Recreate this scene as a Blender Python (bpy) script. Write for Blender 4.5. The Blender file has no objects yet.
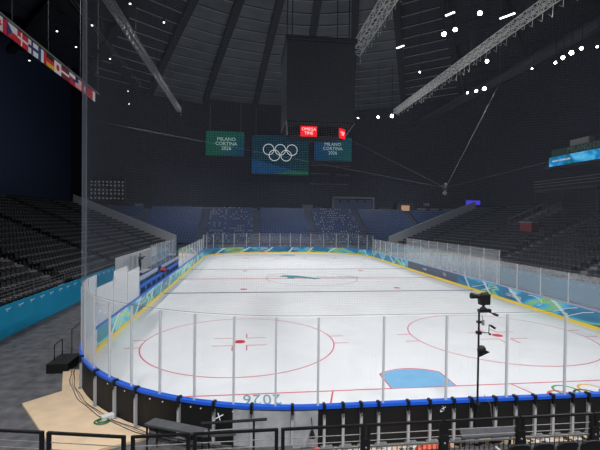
import bpy, math, random
from mathutils import Vector, Matrix
random.seed(7)
S = bpy.context.scene
COL = S.collection
PI = math.pi
R = math.radians

# ------------------------------------------------------------------ helpers
class MB:
    """collects shapes that become ONE mesh object"""
    def __init__(s):
        s.v = []; s.f = []; s.m = []
    def quad(s, pts, mi=0):
        b = len(s.v); s.v += [tuple(p) for p in pts]; s.f.append(tuple(range(b, b + len(pts)))); s.m.append(mi)
        return s
    def hexa(s, p, mi=0):                       # 8 points: bottom ring 0-3 (ccw from above), top ring 4-7
        b = len(s.v); s.v += [tuple(q) for q in p]
        for f in ((3, 2, 1, 0), (4, 5, 6, 7), (0, 1, 5, 4), (1, 2, 6, 5), (2, 3, 7, 6), (3, 0, 4, 7)):
            s.f.append(tuple(b + i for i in f)); s.m.append(mi)
        return s
    def box(s, x0, x1, y0, y1, z0, z1, mi=0):
        return s.hexa([(x0, y0, z0), (x1, y0, z0), (x1, y1, z0), (x0, y1, z0), (x0, y0, z1), (x1, y0, z1), (x1, y1, z1), (x0, y1, z1)], mi)
    def obox(s, c, ax, ay, az, hx, hy, hz, mi=0):  # oriented box
        c = Vector(c); X = Vector(ax) * hx; Y = Vector(ay) * hy; Z = Vector(az) * hz
        return s.hexa([c - X - Y - Z, c + X - Y - Z, c + X + Y - Z, c - X + Y - Z, c - X - Y + Z, c + X - Y + Z, c + X + Y + Z, c - X + Y + Z], mi)
    def tube(s, a, b, r, n=6, r2=None, mi=0, caps=True):
        a = Vector(a); b = Vector(b); d = (b - a)
        if d.length < 1e-6: return s
        d.normalize()
        u = d.cross(Vector((0, 0, 1)) if abs(d.z) < .95 else Vector((1, 0, 0))).normalized(); w = d.cross(u)
        r2 = r if r2 is None else r2
        base = len(s.v)
        for P, q in ((a, r), (b, r2)):
            for i in range(n):
                t = 2 * PI * i / n
                s.v.append(tuple(P + (u * math.cos(t) + w * math.sin(t)) * q))
        for i in range(n):
            j = (i + 1) % n
            s.f.append((base + i, base + j, base + n + j, base + n + i)); s.m.append(mi)
        if caps:
            s.f.append(tuple(base + i for i in reversed(range(n)))); s.m.append(mi)
            s.f.append(tuple(base + n + i for i in range(n))); s.m.append(mi)
        return s
    def path(s, pts, r, n=5, mi=0):
        pts = [Vector(p) for p in pts]
        base = len(s.v); N = len(pts)
        for k, P in enumerate(pts):
            d = (pts[min(k + 1, N - 1)] - pts[max(k - 1, 0)]).normalized()
            u = d.cross(Vector((0, 0, 1)) if abs(d.z) < .95 else Vector((1, 0, 0))).normalized(); w = d.cross(u)
            for i in range(n):
                t = 2 * PI * i / n
                s.v.append(tuple(P + (u * math.cos(t) + w * math.sin(t)) * r))
        for k in range(N - 1):
            for i in range(n):
                j = (i + 1) % n
                s.f.append((base + k * n + i, base + k * n + j, base + (k + 1) * n + j, base + (k + 1) * n + i)); s.m.append(mi)
        return s
    def sweep(s, rail, o0, o1, z0, z1, mi=0):   # rail: list of (point, outward normal); rectangular section
        base = len(s.v); N = len(rail)
        for (p, n) in rail:
            for o, z in ((o0, z0), (o1, z0), (o1, z1), (o0, z1)):
                s.v.append((p[0] + n[0] * o, p[1] + n[1] * o, z))
        for k in range(N - 1):
            for i in range(4):
                j = (i + 1) % 4
                s.f.append((base + k * 4 + i, base + (k + 1) * 4 + i, base + (k + 1) * 4 + j, base + k * 4 + j)); s.m.append(mi)
        s.f.append(tuple(base + i for i in range(4))); s.m.append(mi)
        e = base + (N - 1) * 4
        s.f.append((e + 3, e + 2, e + 1, e)); s.m.append(mi)
        return s
    def ring(s, cx, cy, r, w, z, a0=0, a1=360, n=72, h=.003, mi=0):
        rail = []
        for i in range(n + 1):
            t = R(a0 + (a1 - a0) * i / n); c, q = math.cos(t), math.sin(t)
            rail.append(((cx + c * r, cy + q * r), (c, q)))
        return s.sweep(rail, -w / 2, w / 2, z - h, z, mi)
    def prism(s, pts, z0, z1, mi=0):
        b = len(s.v); n = len(pts)
        s.v += [(x, y, z0) for x, y in pts] + [(x, y, z1) for x, y in pts]
        s.f.append(tuple(b + i for i in reversed(range(n)))); s.m.append(mi)
        s.f.append(tuple(b + n + i for i in range(n))); s.m.append(mi)
        for i in range(n):
            j = (i + 1) % n
            s.f.append((b + i, b + j, b + n + j, b + n + i)); s.m.append(mi)
        return s
    def ball(s, c, rx, ry, rz, nu=10, nv=6, mi=0):
        b = len(s.v); c = Vector(c)
        for j in range(nv + 1):
            ph = PI * j / nv
            for i in range(nu):
                t = 2 * PI * i / nu
                s.v.append((c.x + rx * math.sin(ph) * math.cos(t), c.y + ry * math.sin(ph) * math.sin(t), c.z + rz * math.cos(ph)))
        for j in range(nv):
            for i in range(nu):
                k = (i + 1) % nu
                s.f.append((b + j * nu + i, b + (j + 1) * nu + i, b + (j + 1) * nu + k, b + j * nu + k)); s.m.append(mi)
        return s
    def add(s, other, off=(0, 0, 0), rz=0):
        b = len(s.v); c, q = math.cos(rz), math.sin(rz)
        s.v += [(x * c - y * q + off[0], x * q + y * c + off[1], z + off[2]) for x, y, z in other.v]
        s.f += [tuple(b + i for i in f) for f in other.f]; s.m += other.m
        return s
    def mesh(s, name, mats, smooth=False):
        me = bpy.data.meshes.new(name)
        me.from_pydata(s.v, [], s.f)
        for m in (mats if isinstance(mats, (list, tuple)) else [mats]): me.materials.append(m)
        me.polygons.foreach_set('material_index', s.m)
        if smooth: me.polygons.foreach_set('use_smooth', [True] * len(s.f))
        me.update(); return me
    def build(s, name, mats, parent=None, smooth=False, bevel=0):
        o = bpy.data.objects.new(name, s.mesh(name, mats, smooth)); COL.objects.link(o)
        if parent is not None:
            o.parent = parent; o.matrix_parent_inverse = Matrix.Translation(-Vector(parent.location)) if parent.rotation_euler[2] == 0 else parent.matrix_basis.inverted()
        if bevel:
            b = o.modifiers.new('bevel', 'BEVEL'); b.width = bevel; b.segments = 2; b.limit_method = 'ANGLE'
        return o

def tag(o, label=None, cat=None, group=None, kind=None):
    if label: o['label'] = label
    if cat: o['category'] = cat
    if group: o['group'] = group
    if kind: o['kind'] = kind
    return o
def thing(name, loc, label, cat, group=None):
    o = bpy.data.objects.new(name, None); COL.objects.link(o); o.location = loc; o.empty_display_size = .2
    return tag(o, label, cat, group)
def struct(o): o['kind'] = 'structure'; return o
def copy_tree(o, parent=None):
    c = o.copy(); COL.objects.link(c)
    if parent is not None: c.parent = parent
    for ch in list(o.children): copy_tree(ch, c)
    return c
ORD = ['zeroth', 'first', 'second', 'third', 'fourth', 'fifth', 'sixth', 'seventh', 'eighth', 'ninth', 'tenth', 'eleventh', 'twelfth', 'thirteenth', 'fourteenth', 'fifteenth', 'sixteenth',
       'seventeenth', 'eighteenth', 'nineteenth', 'twentieth']
def nth(i):
    if i < len(ORD): return ORD[i]
    return {2: 'twenty-', 3: 'thirty-', 4: 'forty-'}[i // 10] + ORD[i % 10] if i % 10 else {3: 'thirtieth', 4: 'fortieth'}[i // 10]

# ------------------------------------------------------------------ materials
def lin(c):
    return tuple((v / 255 / 12.92) if v / 255 <= .04045 else ((v / 255 + .055) / 1.055) ** 2.4 for v in c) + (1,)
def mat(name, rgb, rough=.6, metal=0, spec=.5, noise=0, scale=8, bump=0):
    m = bpy.data.materials.new(name); m.use_nodes = True
    nt = m.node_tree; b = nt.nodes['Principled BSDF']
    b.inputs['Roughness'].default_value = rough; b.inputs['Metallic'].default_value = metal
    b.inputs['Specular IOR Level'].default_value = spec
    c = lin(rgb); b.inputs['Base Color'].default_value = c
    if noise or bump:
        tc = nt.nodes.new('ShaderNodeNewGeometry'); n = nt.nodes.new('ShaderNodeTexNoise')
        n.inputs['Scale'].default_value = scale; n.inputs['Detail'].default_value = 6
        nt.links.new(tc.outputs['Position'], n.inputs['Vector'])
        if noise:
            r = nt.nodes.new('ShaderNodeValToRGB')
            r.color_ramp.elements[0].position = .3; r.color_ramp.elements[1].position = .7
            r.color_ramp.elements[0].color = tuple(v * (1 - noise) for v in c[:3]) + (1,)
            r.color_ramp.elements[1].color = tuple(min(1, v * (1 + noise)) for v in c[:3]) + (1,)
            nt.links.new(n.outputs['Fac'], r.inputs['Fac']); nt.links.new(r.outputs['Color'], b.inputs['Base Color'])
        if bump:
            bp = nt.nodes.new('ShaderNodeBump'); bp.inputs['Strength'].default_value = bump; bp.inputs['Distance'].default_value = .02
            nt.links.new(n.outputs['Fac'], bp.inputs['Height']); nt.links.new(bp.outputs['Normal'], b.inputs['Normal'])
    return m
def emit(name, rgb, strength):
    m = bpy.data.materials.new(name); m.use_nodes = True; nt = m.node_tree
    nt.nodes.remove(nt.nodes['Principled BSDF'])
    e = nt.nodes.new('ShaderNodeEmission'); e.inputs['Color'].default_value = lin(rgb); e.inputs['Strength'].default_value = strength
    nt.links.new(e.outputs[0], nt.nodes['Material Output'].inputs['Surface'])
    return m
def mix_col(nt, fac, a, b):
    n = nt.nodes.new('ShaderNodeMix'); n.data_type = 'RGBA'
    for sock, v in ((n.inputs[0], fac), (n.inputs[6], a), (n.inputs[7], b)):
        if isinstance(v, (int, float, tuple)): sock.default_value = v
        else: nt.links.new(v, sock)
    return n.outputs[2]
def math_node(nt, op, a, b=None, clamp=False):
    n = nt.nodes.new('ShaderNodeMath'); n.operation = op; n.use_clamp = clamp
    for sock, v in zip(n.inputs, (a, b)):
        if v is None: continue
        if isinstance(v, (int, float)): sock.default_value = v
        else: nt.links.new(v, sock)
    return n.outputs[0]

M = {}
M['concrete'] = mat('dark_concrete', (90, 90, 94), .75, noise=.42, scale=2.2, bump=.05)
M['black'] = mat('black_plastic', (16, 16, 18), .55)
M['black_metal'] = mat('black_metal', (20, 20, 22), .45)
M['matte_black'] = mat('matte_black', (9, 9, 11), .95, spec=.1)
M['panel_black'] = mat('black_board_skin', (13, 13, 14), .6, noise=.2, scale=3)
M['blue_cap'] = mat('blue_cap', (36, 94, 208), .35)
M['pale_cap'] = mat('pale_cap', (150, 165, 200), .35)
M['yellow'] = mat('yellow_kick', (255, 220, 50), .4)
M['alu'] = mat('aluminium', (176, 177, 180), .5)
M['alu_light'] = mat('pale_aluminium', (205, 208, 212), .4, metal=.15)
M['post_grey'] = mat('shield_post_grey', (196, 198, 203), .5)
M['galv'] = mat('galvanised_steel', (140, 140, 140), .5, metal=.2, noise=.2, scale=20)
M['white_plastic'] = mat('white_plastic', (215, 215, 215), .4)
M['gate_white'] = mat('milky_panel', (165, 167, 170), .35, noise=.25, scale=2.5)
M['plywood'] = mat('plywood', (214, 188, 156), .7, noise=.08, scale=2.2, bump=.03)
M['deck_grey'] = mat('grey_deck', (74, 75, 78), .7, noise=.2, scale=5)
M['teal'] = mat('teal_vinyl', (0, 138, 180), .5, noise=.06, scale=.5)
M['white'] = mat('white_print', (235, 240, 242), .5)
M['pale_mark'] = mat('pale_print', (150, 205, 220), .5)
M['seat_black'] = mat('black_seat', (16, 16, 20), .5)
M['highlight_grey'] = mat('seat_highlight_grey', (165, 167, 172), .5)  # pale tone standing for highlights on the seats
M['seat_blue'] = mat('blue_seat', (32, 62, 108), .5)
M['terrace'] = mat('terrace_concrete', (84, 84, 90), .8, noise=.2, scale=1)
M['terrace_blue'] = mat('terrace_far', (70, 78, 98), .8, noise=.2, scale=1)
M['step'] = mat('step_nosing', (150, 150, 150), .7)
M['wall_dark'] = mat('dark_wall', (42, 45, 58), .9)
M['wall_black'] = mat('black_wall', (62, 74, 104), .9)
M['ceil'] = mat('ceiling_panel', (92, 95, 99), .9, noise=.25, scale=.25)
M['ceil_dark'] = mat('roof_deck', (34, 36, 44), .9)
M['beam'] = mat('roof_beam', (22, 23, 26), .8)
M['purlin'] = mat('roof_purlin', (150, 152, 155), .7)
M['truss'] = mat('truss_alu', (215, 215, 212), .5)
M['truss_dim'] = mat('truss_dull', (110, 110, 112), .5, metal=.3)
M['cable'] = mat('steel_cable', (96, 98, 104), .6)
M['cable_black'] = mat('black_cable', (18, 18, 18), .6)
M['net'] = mat('net_thread', (112, 118, 132), .8)
M['red'] = mat('red_fabric', (190, 30, 40), .6)
M['orange'] = mat('orange_sheet', (225, 100, 70), .7, noise=.15, scale=9)
M['green'] = mat('green_cable', (20, 110, 70), .5)
M['red_line'] = mat('red_line', (212, 96, 116), .4)
M['red_dot'] = mat('red_dot', (205, 30, 60), .4)
M['blue_line'] = mat('slate_line', (84, 92, 112), .4)
M['crease'] = mat('crease_blue', (124, 182, 222), .3, noise=.06, scale=2)
M['ice_teal'] = mat('ice_teal', (70, 140, 150), .4)
M['ice_grey'] = mat('ice_grey', (124, 136, 150), .4)
M['ice_logo_blue'] = mat('ice_print_blue', (110, 150, 165), .4)
M['ring_yellow'] = mat('ring_yellow', (235, 170, 50), .4)
M['ring_green'] = mat('ring_green', (50, 150, 90), .4)
M['ring_red'] = mat('ring_red', (220, 70, 80), .4)
M['ring_blue'] = mat('ring_blue', (40, 110, 200), .4)
M['ring_black'] = mat('ring_black', (50, 50, 55), .4)
M['skin'] = mat('skin', (200, 150, 125), .5)
M['hair'] = mat('hair', (50, 38, 30), .6)
M['navy_cloth'] = mat('dark_jacket', (34, 38, 50), .8)
M['dark_trousers'] = mat('dark_trousers', (28, 28, 34), .8)
M['lamp'] = emit('lamp_glow', (255, 250, 240), 26)
M['lamp_small'] = emit('lamp_small_glow', (255, 252, 245), 5)
M['red_sign'] = emit('red_sign', (255, 20, 30), 1.0)
M['sign_white'] = emit('sign_white', (255, 235, 235), 1.0)
M['screen_off'] = mat('dark_screen', (40, 41, 43), .35)
M['led_white'] = emit('led_white', (225, 245, 255), .75)
M['purple_glow'] = emit('purple_screen', (70, 60, 230), .8)
M['warm_glow'] = emit('warm_booth_light', (255, 205, 165), .4)
M['dot_glow'] = emit('dot_glow', (190, 190, 185), .18)

def ice_material():
    m = mat('ice', (232, 234, 236), .28, spec=.4); nt = m.node_tree; b = nt.nodes['Principled BSDF']
    g = nt.nodes.new('ShaderNodeNewGeometry')
    n = nt.nodes.new('ShaderNodeTexNoise'); n.inputs['Scale'].default_value = .35; n.inputs['Detail'].default_value = 8; n.inputs['Distortion'].default_value = 1.2
    nt.links.new(g.outputs['Position'], n.inputs['Vector'])
    r = nt.nodes.new('ShaderNodeValToRGB'); r.color_ramp.elements[0].position = .35; r.color_ramp.elements[1].position = .62
    r.color_ramp.elements[0].color = lin((230, 231, 233)); r.color_ramp.elements[1].color = lin((237, 238, 239))
    nt.links.new(n.outputs['Fac'], r.inputs['Fac'])
    # resurfacing scuffs: thin swirling scratches
    mp = nt.nodes.new('ShaderNodeMapping'); mp.inputs['Scale'].default_value = (.5, 2.2, 1)
    nt.links.new(g.outputs['Position'], mp.inputs['Vector'])
    w = nt.nodes.new('ShaderNodeTexWave'); w.inputs['Scale'].default_value = .8; w.inputs['Distortion'].default_value = 14; w.inputs['Detail'].default_value = 3; w.inputs['Detail Scale'].default_value = .6
    nt.links.new(mp.outputs[0], w.inputs['Vector'])
    f = math_node(nt, 'MULTIPLY', math_node(nt, 'GREATER_THAN', w.outputs['Fac'], .93), .015)
    nt.links.new(mix_col(nt, f, r.outputs['Color'], lin((196, 200, 206))), b.inputs['Base Color'])
    nr = nt.nodes.new('ShaderNodeMapRange'); nr.inputs[3].default_value = .30; nr.inputs[4].default_value = .36
    nt.links.new(n.outputs['Fac'], nr.inputs[0]); nt.links.new(nr.outputs[0], b.inputs['Roughness'])
    return m
M['ice'] = ice_material()

def glass_material(name, tint, milk=0.0):
    m = bpy.data.materials.new(name); m.use_nodes = True; nt = m.node_tree
    nt.nodes.remove(nt.nodes['Principled BSDF'])
    t = nt.nodes.new('ShaderNodeBsdfTransparent'); t.inputs[0].default_value = tint
    gl = nt.nodes.new('ShaderNodeBsdfGlossy'); gl.inputs['Roughness'].default_value = .03; gl.inputs['Color'].default_value = (1, 1, 1, 1)
    g = nt.nodes.new('ShaderNodeNewGeometry')
    dot = nt.nodes.new('ShaderNodeVectorMath'); dot.operation = 'DOT_PRODUCT'
    nt.links.new(g.outputs['Normal'], dot.inputs[0]); nt.links.new(g.outputs['Incoming'], dot.inputs[1])
    c = math_node(nt, 'ABSOLUTE', dot.outputs['Value'])
    k = math_node(nt, 'POWER', math_node(nt, 'SUBTRACT', 1.0, c, True), 5.0)
    fr = math_node(nt, 'ADD', math_node(nt, 'MULTIPLY', k, .96), .035)
    x = nt.nodes.new('ShaderNodeMixShader')
    nt.links.new(fr, x.inputs[0]); nt.links.new(t.outputs[0], x.inputs[1]); nt.links.new(gl.outputs[0], x.inputs[2])
    out = x.outputs[0]
    if milk:
        d = nt.nodes.new('ShaderNodeBsdfDiffuse'); d.inputs[0].default_value = (.8, .82, .84, 1)
        y = nt.nodes.new('ShaderNodeMixShader'); y.inputs[0].default_value = milk
        nt.links.new(out, y.inputs[1]); nt.links.new(d.outputs[0], y.inputs[2]); out = y.outputs[0]
    nt.links.new(out, nt.nodes['Material Output'].inputs['Surface'])
    return m
M['glass'] = glass_material('clear_glass', (.975, .98, .985, 1), .015)
M['glass_side'] = glass_material('scuffed_glass', (.96, .97, .975, 1), .12)
M['glass_left'] = glass_material('whitened_glass', (.96, .97, .975, 1), .5)  # white mixed in, standing for the ice reflected in the left panes
M['glass_mid'] = glass_material('hazy_glass', (.96, .97, .975, 1), .36)  # weaker white mixed in for the pale reflection on the curved panes

def art_material(name, base, second, lime, axis, seed):
    """printed rink board wrap: sweeping colour bands with white strokes, along the wall"""
    m = mat(name, base, .4); nt = m.node_tree; b = nt.nodes['Principled BSDF']
    g = nt.nodes.new('ShaderNodeNewGeometry'); sp = nt.nodes.new('ShaderNodeSeparateXYZ'); nt.links.new(g.outputs['Position'], sp.inputs[0])
    along = math_node(nt, 'ADD', sp.outputs[axis], seed)
    cb = nt.nodes.new('ShaderNodeCombineXYZ'); nt.links.new(along, cb.inputs[0]); nt.links.new(sp.outputs[2], cb.inputs[1])
    mp = nt.nodes.new('ShaderNodeMapping'); mp.inputs['Scale'].default_value = (.17, .45, 1); mp.inputs['Rotation'].default_value = (0, 0, .5)
    nt.links.new(cb.outputs[0], mp.inputs['Vector'])
    n = nt.nodes.new('ShaderNodeTexNoise'); n.inputs['Scale'].default_value = 1.5; n.inputs['Detail'].default_value = 1; n.inputs['Distortion'].default_value = 1.2
    nt.links.new(mp.outputs[0], n.inputs['Vector'])
    r = nt.nodes.new('ShaderNodeValToRGB'); el = r.color_ramp.elements
    el[0].position = .30; el[0].color = lin(second); el[1].position = .72; el[1].color = lin(second)
    for pos, c in ((.40, base), (.47, base), (.52, tuple(min(255, int(v * 1.3) + 20) for v in base)), (.60, lime)):
        e = el.new(pos); e.color = lin(c)
    nt.links.new(n.outputs['Fac'], r.inputs['Fac'])
    w = nt.nodes.new('ShaderNodeTexWave'); w.inputs['Scale'].default_value = .55; w.inputs['Distortion'].default_value = 3; w.inputs['Detail'].default_value = 0
    nt.links.new(mp.outputs[0], w.inputs['Vector'])
    hi = math_node(nt, 'MULTIPLY', math_node(nt, 'GREATER_THAN', w.outputs['Fac'], .975), .75)
    nt.links.new(mix_col(nt, hi, r.outputs['Color'], lin((225, 240, 240))), b.inputs['Base Color'])
    return m
M['art_left'] = art_material('art_wrap_left', (70, 150, 165), (60, 105, 140), (175, 220, 150), 1, 3.0)
M['art_right'] = art_material('art_wrap_right', (20, 125, 165), (14, 92, 140), (150, 205, 110), 1, 1.3)
M['art_far'] = art_material('art_wrap_far', (20, 125, 155), (18, 84, 125), (160, 200, 90), 0, 6.0)
M['navy_wrap'] = mat('navy_wrap', (62, 76, 98), .4, noise=.08, scale=.5)
M['plain_facing'] = mat('plain_facing', (212, 218, 222), .4)

def banner_material(name, ca, cb_, cc, axis0, axis1):
    m = bpy.data.materials.new(name); m.use_nodes = True; nt = m.node_tree
    nt.nodes.remove(nt.nodes['Principled BSDF'])
    g = nt.nodes.new('ShaderNodeTexCoord'); mp = nt.nodes.new('ShaderNodeMapping'); mp.inputs['Rotation'].default_value = (0, -.5, 0)
    nt.links.new(g.outputs['Generated'], mp.inputs['Vector'])
    sp = nt.nodes.new('ShaderNodeSeparateXYZ'); nt.links.new(mp.outputs[0], sp.inputs[0])
    r = nt.nodes.new('ShaderNodeValToRGB'); el = r.color_ramp.elements
    el[0].position = axis0; el[0].color = lin(ca); el[1].position = axis1; el[1].color = lin(cc)
    e = el.new((axis0 + axis1) / 2); e.color = lin(cb_)
    nt.links.new(sp.outputs[0], r.inputs['Fac'])
    em = nt.nodes.new('ShaderNodeEmission'); em.inputs['Strength'].default_value = .55
    nt.links.new(r.outputs['Color'], em.inputs['Color'])
    nt.links.new(em.outputs[0], nt.nodes['Material Output'].inputs['Surface'])
    return m
M['banner_a'] = banner_material('banner_screen_green_blue', (8, 84, 66), (6, 74, 82), (8, 56, 98), .1, .9)
M['banner_b'] = banner_material('banner_screen_rings', (5, 50, 68), (6, 52, 64), (10, 66, 60), .1, 1.0)
M['banner_c'] = banner_material('banner_screen_blue_green', (6, 66, 104), (8, 72, 84), (12, 84, 84), .1, .8)
M['rings_white'] = emit('rings_white', (205, 212, 215), .8)
M['banner_text'] = emit('banner_text', (160, 185, 185), .75)
def led_material():
    m = bpy.data.materials.new('led_ribbon'); m.use_nodes = True; nt = m.node_tree
    nt.nodes.remove(nt.nodes['Principled BSDF'])
    g = nt.nodes.new('ShaderNodeNewGeometry'); n = nt.nodes.new('ShaderNodeTexNoise'); n.inputs['Scale'].default_value = .35; n.inputs['Detail'].default_value = 2; n.inputs['Distortion'].default_value = 1
    nt.links.new(g.outputs['Position'], n.inputs['Vector'])
    r = nt.nodes.new('ShaderNodeValToRGB'); el = r.color_ramp.elements
    el[0].position = .36; el[0].color = lin((0, 95, 115)); el[1].position = .66; el[1].color = lin((110, 215, 250))
    e = el.new(.5); e.color = lin((0, 125, 190))
    nt.links.new(n.outputs['Fac'], r.inputs['Fac'])
    em = nt.nodes.new('ShaderNodeEmission'); em.inputs['Strength'].default_value = 1.0
    nt.links.new(r.outputs['Color'], em.inputs['Color']); nt.links.new(em.outputs[0], nt.nodes['Material Output'].inputs['Surface'])
    return m
M['led'] = led_material()

def text(name, body, size, origin, ax, ay, m, parent, align='CENTER', depth=.004, spacing=1.0, sx=1.0):
    cu = bpy.data.curves.new(name, 'FONT'); cu.body = body; cu.size = size; cu.align_x = align; cu.align_y = 'CENTER'
    cu.extrude = depth; cu.space_character = spacing; cu.space_line = .95; cu.resolution_u = 3
    tmp = bpy.data.objects.new(name + '_tmp', cu); COL.objects.link(tmp)
    bpy.context.view_layer.update()
    me = bpy.data.meshes.new_from_object(tmp.evaluated_get(bpy.context.evaluated_depsgraph_get()))
    bpy.data.objects.remove(tmp)
    X = Vector(ax).normalized(); Y = Vector(ay).normalized(); Z = X.cross(Y); me.transform(Matrix.Diagonal((sx, 1, 1, 1)))
    mt = Matrix(((X.x, Y.x, Z.x, origin[0]), (X.y, Y.y, Z.y, origin[1]), (X.z, Y.z, Z.z, origin[2]), (0, 0, 0, 1)))
    me.transform(mt); me.materials.clear(); me.materials.append(m)
    o = bpy.data.objects.new(name, me); COL.objects.link(o)
    if parent is not None:
        o.parent = parent; o.matrix_parent_inverse = Matrix.Translation(-Vector(parent.location))
    return o

# ------------------------------------------------------------------ rink path
W, L, RC = 13.0, 60.96, 8.53
CX, CY0, CY1 = W - RC, RC, L - RC
def arc_rail(cx, cy, a0, a1, n=8):
    out = []
    for i in range(n + 1):
        t = R(a0 + (a1 - a0) * i / n)
        out.append(((cx + RC * math.cos(t), cy + RC * math.sin(t)), (math.cos(t), math.sin(t))))
    return out
def line_rail(p0, p1, nrm):
    return [(p0, nrm), (p1, nrm)]

# ------------------------------------------------------------------ camera
cam = bpy.data.cameras.new('camera'); co = bpy.data.objects.new('camera', cam); COL.objects.link(co)
cam.sensor_width = 36; cam.lens = 415.057 / 600 * 36; cam.clip_end = 400
yaw, pit, rol = .1228, -.016, .0118
fw = Vector((math.sin(yaw) * math.cos(pit), math.cos(yaw) * math.cos(pit), math.sin(pit)))
rt = Vector((math.cos(yaw), -math.sin(yaw), 0)); up = rt.cross(fw)
rt2 = rt * math.cos(rol) + up * math.sin(rol); up2 = up * math.cos(rol) - rt * math.sin(rol)
CAM = Vector((-6.3354, -10.8565, 6.0685))
co.matrix_world = Matrix(((rt2.x, up2.x, -fw.x, CAM.x), (rt2.y, up2.y, -fw.y, CAM.y), (rt2.z, up2.z, -fw.z, CAM.z), (0, 0, 0, 1)))
S.camera = co
def px(p):
    d = Vector(p) - CAM; z = d.dot(fw)
    return (300 + 415 * d.dot(rt2) / z, 225 - 415 * d.dot(up2) / z, z) if z > .1 else (-999, -999, z)

# ------------------------------------------------------------------ setting: shell
struct(MB().box(-40, 50, -30, 86, -.3, 0).build('floor', M['concrete']))
struct(MB().box(-44, 54, 83, 84, 0, 40).build('wall_far', M['wall_dark']))
struct(MB().box(-45, -44, -30, 84, 0, 40).build('wall_left', M['wall_black']))
struct(MB().box(50, 51, -30, 84, 0, 40).build('wall_right', M['wall_dark']))
struct(MB().box(-44, 50, -31, -30, 0, 40).build('wall_near', M['wall_black']))
struct(MB().box(-45, 51, -31, 84, 40, 40.4).build('ceiling', M['ceil_dark']))
# shallow roof dome: panel rings between radial beams
DX0, DY0, ZC, ZE, RO = 0.0, 12.0, 37.5, 30.5, 72.0
KX = .78
def dome(r, t):
    return Vector((DX0 + r * math.sin(t) * KX, DY0 + r * math.cos(t), ZC - (ZC - ZE) * (r / RO) ** 1.6))
def roof_z(x, y):
    r = math.hypot((x - DX0) / KX, y - DY0)
    return ZC - (ZC - ZE) * (r / RO) ** 1.6 - .14
NB, NR = 32, 24
rr = [3.0 * i for i in range(NR + 1)]
grey, dark, beams, purl = MB(), MB(), MB(), MB()
def inside(*ps): return all(p.y < 82.8 and abs(p.x) < 42 and p.y > -14 for p in ps)
for k in range(NB):
    a, b = 2 * PI * (k - .5) / NB, 2 * PI * (k + .5) / NB
    tm = (a + b) / 2; tm = tm - 2 * PI if tm > PI else tm
    for i in range(1, NR):
        r0, r1 = rr[i] + .14, rr[i + 1] - .14
        q = [dome(r0, a), dome(r0, b), dome(r1, b), dome(r1, a)]
        if not inside(*q): continue
        dz = Vector((0, 0, .12))
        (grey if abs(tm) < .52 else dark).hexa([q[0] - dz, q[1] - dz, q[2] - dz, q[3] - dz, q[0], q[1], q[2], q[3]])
        p0, p1 = dome(rr[i], a), dome(rr[i + 1], a)
        d = (p1 - p0).normalized(); side = d.cross(Vector((0, 0, 1))).normalized()
        beams.obox((p0 + p1) / 2 - Vector((0, 0, .6)), d, side, d.cross(side), (p1 - p0).length / 2, .5, .45)
        if abs(tm) < .6: purl.tube(dome(rr[i], a) - Vector((0, 0, .25)), dome(rr[i], b) - Vector((0, 0, .25)), .07, 4)
struct(grey.build('ceiling_panels', M['ceil']))
struct(dark.build('ceiling_outer', M['ceil_dark']))
struct(beams.build('ceiling_beams', M['beam']))
struct(purl.build('ceiling_purlins', M['purlin']))

# terraces of the seating bowl
RISE, TREAD, NROW = .36, .85, 19
def side_z(i): return 1.15 + RISE * i
for s, nm in ((-1, 'terrace_left'), (1, 'terrace_right')):
    mb = MB()
    for i in range(NROW):
        x0, x1 = 18.3 + TREAD * i, 18.3 + TREAD * (i + 1)
        mb.box(min(s * x0, s * x1), max(s * x0, s * x1), 0, 60, 0 if i == 0 else side_z(i - 1) - .1, side_z(i))
    x1 = 18.3 + TREAD * NROW
    mb.box(min(s * x1, s * (x1 + 5)), max(s * x1, s * (x1 + 5)), 0, 60, 6, side_z(NROW - 1) + .25)
    struct(mb.build(nm, M['terrace']))
FRISE, FROW = .46, 15
def far_y(i): return 66.0 + .85 * i
def far_z(i): return 1.0 + FRISE * i
mb = MB()
for i in range(FROW):
    mb.box(-38, 44, far_y(i), far_y(i + 1), 0 if i == 0 else far_z(i - 1) - .1, far_z(i))
mb.box(-38, 48, far_y(FROW), 83, 5, far_z(FROW - 1) + .3)
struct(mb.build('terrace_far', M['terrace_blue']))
mb = MB()
for i in range(9):
    mb.box(-18, 18, -1.75 - (0.85 * i + 2.4 if i else 0) if False else -4.1 - .85 * i, (-1.75 if i == 0 else -4.1 - .85 * (i - 1)), 0, .75 + .40 * i)
struct(mb.build('terrace_near', M['terrace']))

# walls closing the far ends of the side stands (pale balustrade walls seen as diagonals)
for s, nm in ((-1, 'wall_stair_left'), (1, 'wall_stair_right')):
    mb = MB()
    x0, x1 = 18.3, 18.3 + TREAD * NROW
    p = [(s * x0, 60.0, .0), (s * x1, 60.0, .0), (s * x1, 60.25, 0), (s * x0, 60.25, 0),
         (s * x0, 60.0, side_z(0) + 1.9), (s * x1, 60.0, side_z(NROW - 1) + 1.9), (s * x1, 60.25, side_z(NROW - 1) + 1.9), (s * x0, 60.25, side_z(0) + 1.9)]
    if s < 0: p = [p[1], p[0], p[3], p[2], p[5], p[4], p[7], p[6]]
    mb.hexa(p)
    struct(mb.build(nm, mat(nm, (196, 200, 206), .7)))

# aisles: pale nosing strips on the steps
AISLES = (8.6, 19.3, 30.0, 40.7, 51.4)
for s, side in ((-1, 'left'), (1, 'right')):
    for k, y in enumerate(AISLES):
        mb = MB()
        for i in range(NROW):
            x = s * (18.3 + TREAD * i)
            z = side_z(i)
            mb.box(min(x, x + s * .10), max(x, x + s * .10), y - .5, y + .5, z, z + .02)
            if i:
                x2 = x - s * .4
                mb.box(min(x2, x), max(x2, x), y - .5, y + .5, z - RISE, z - RISE / 2)
        o = mb.build('aisle_steps', M['step']); struct(o)

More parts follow.
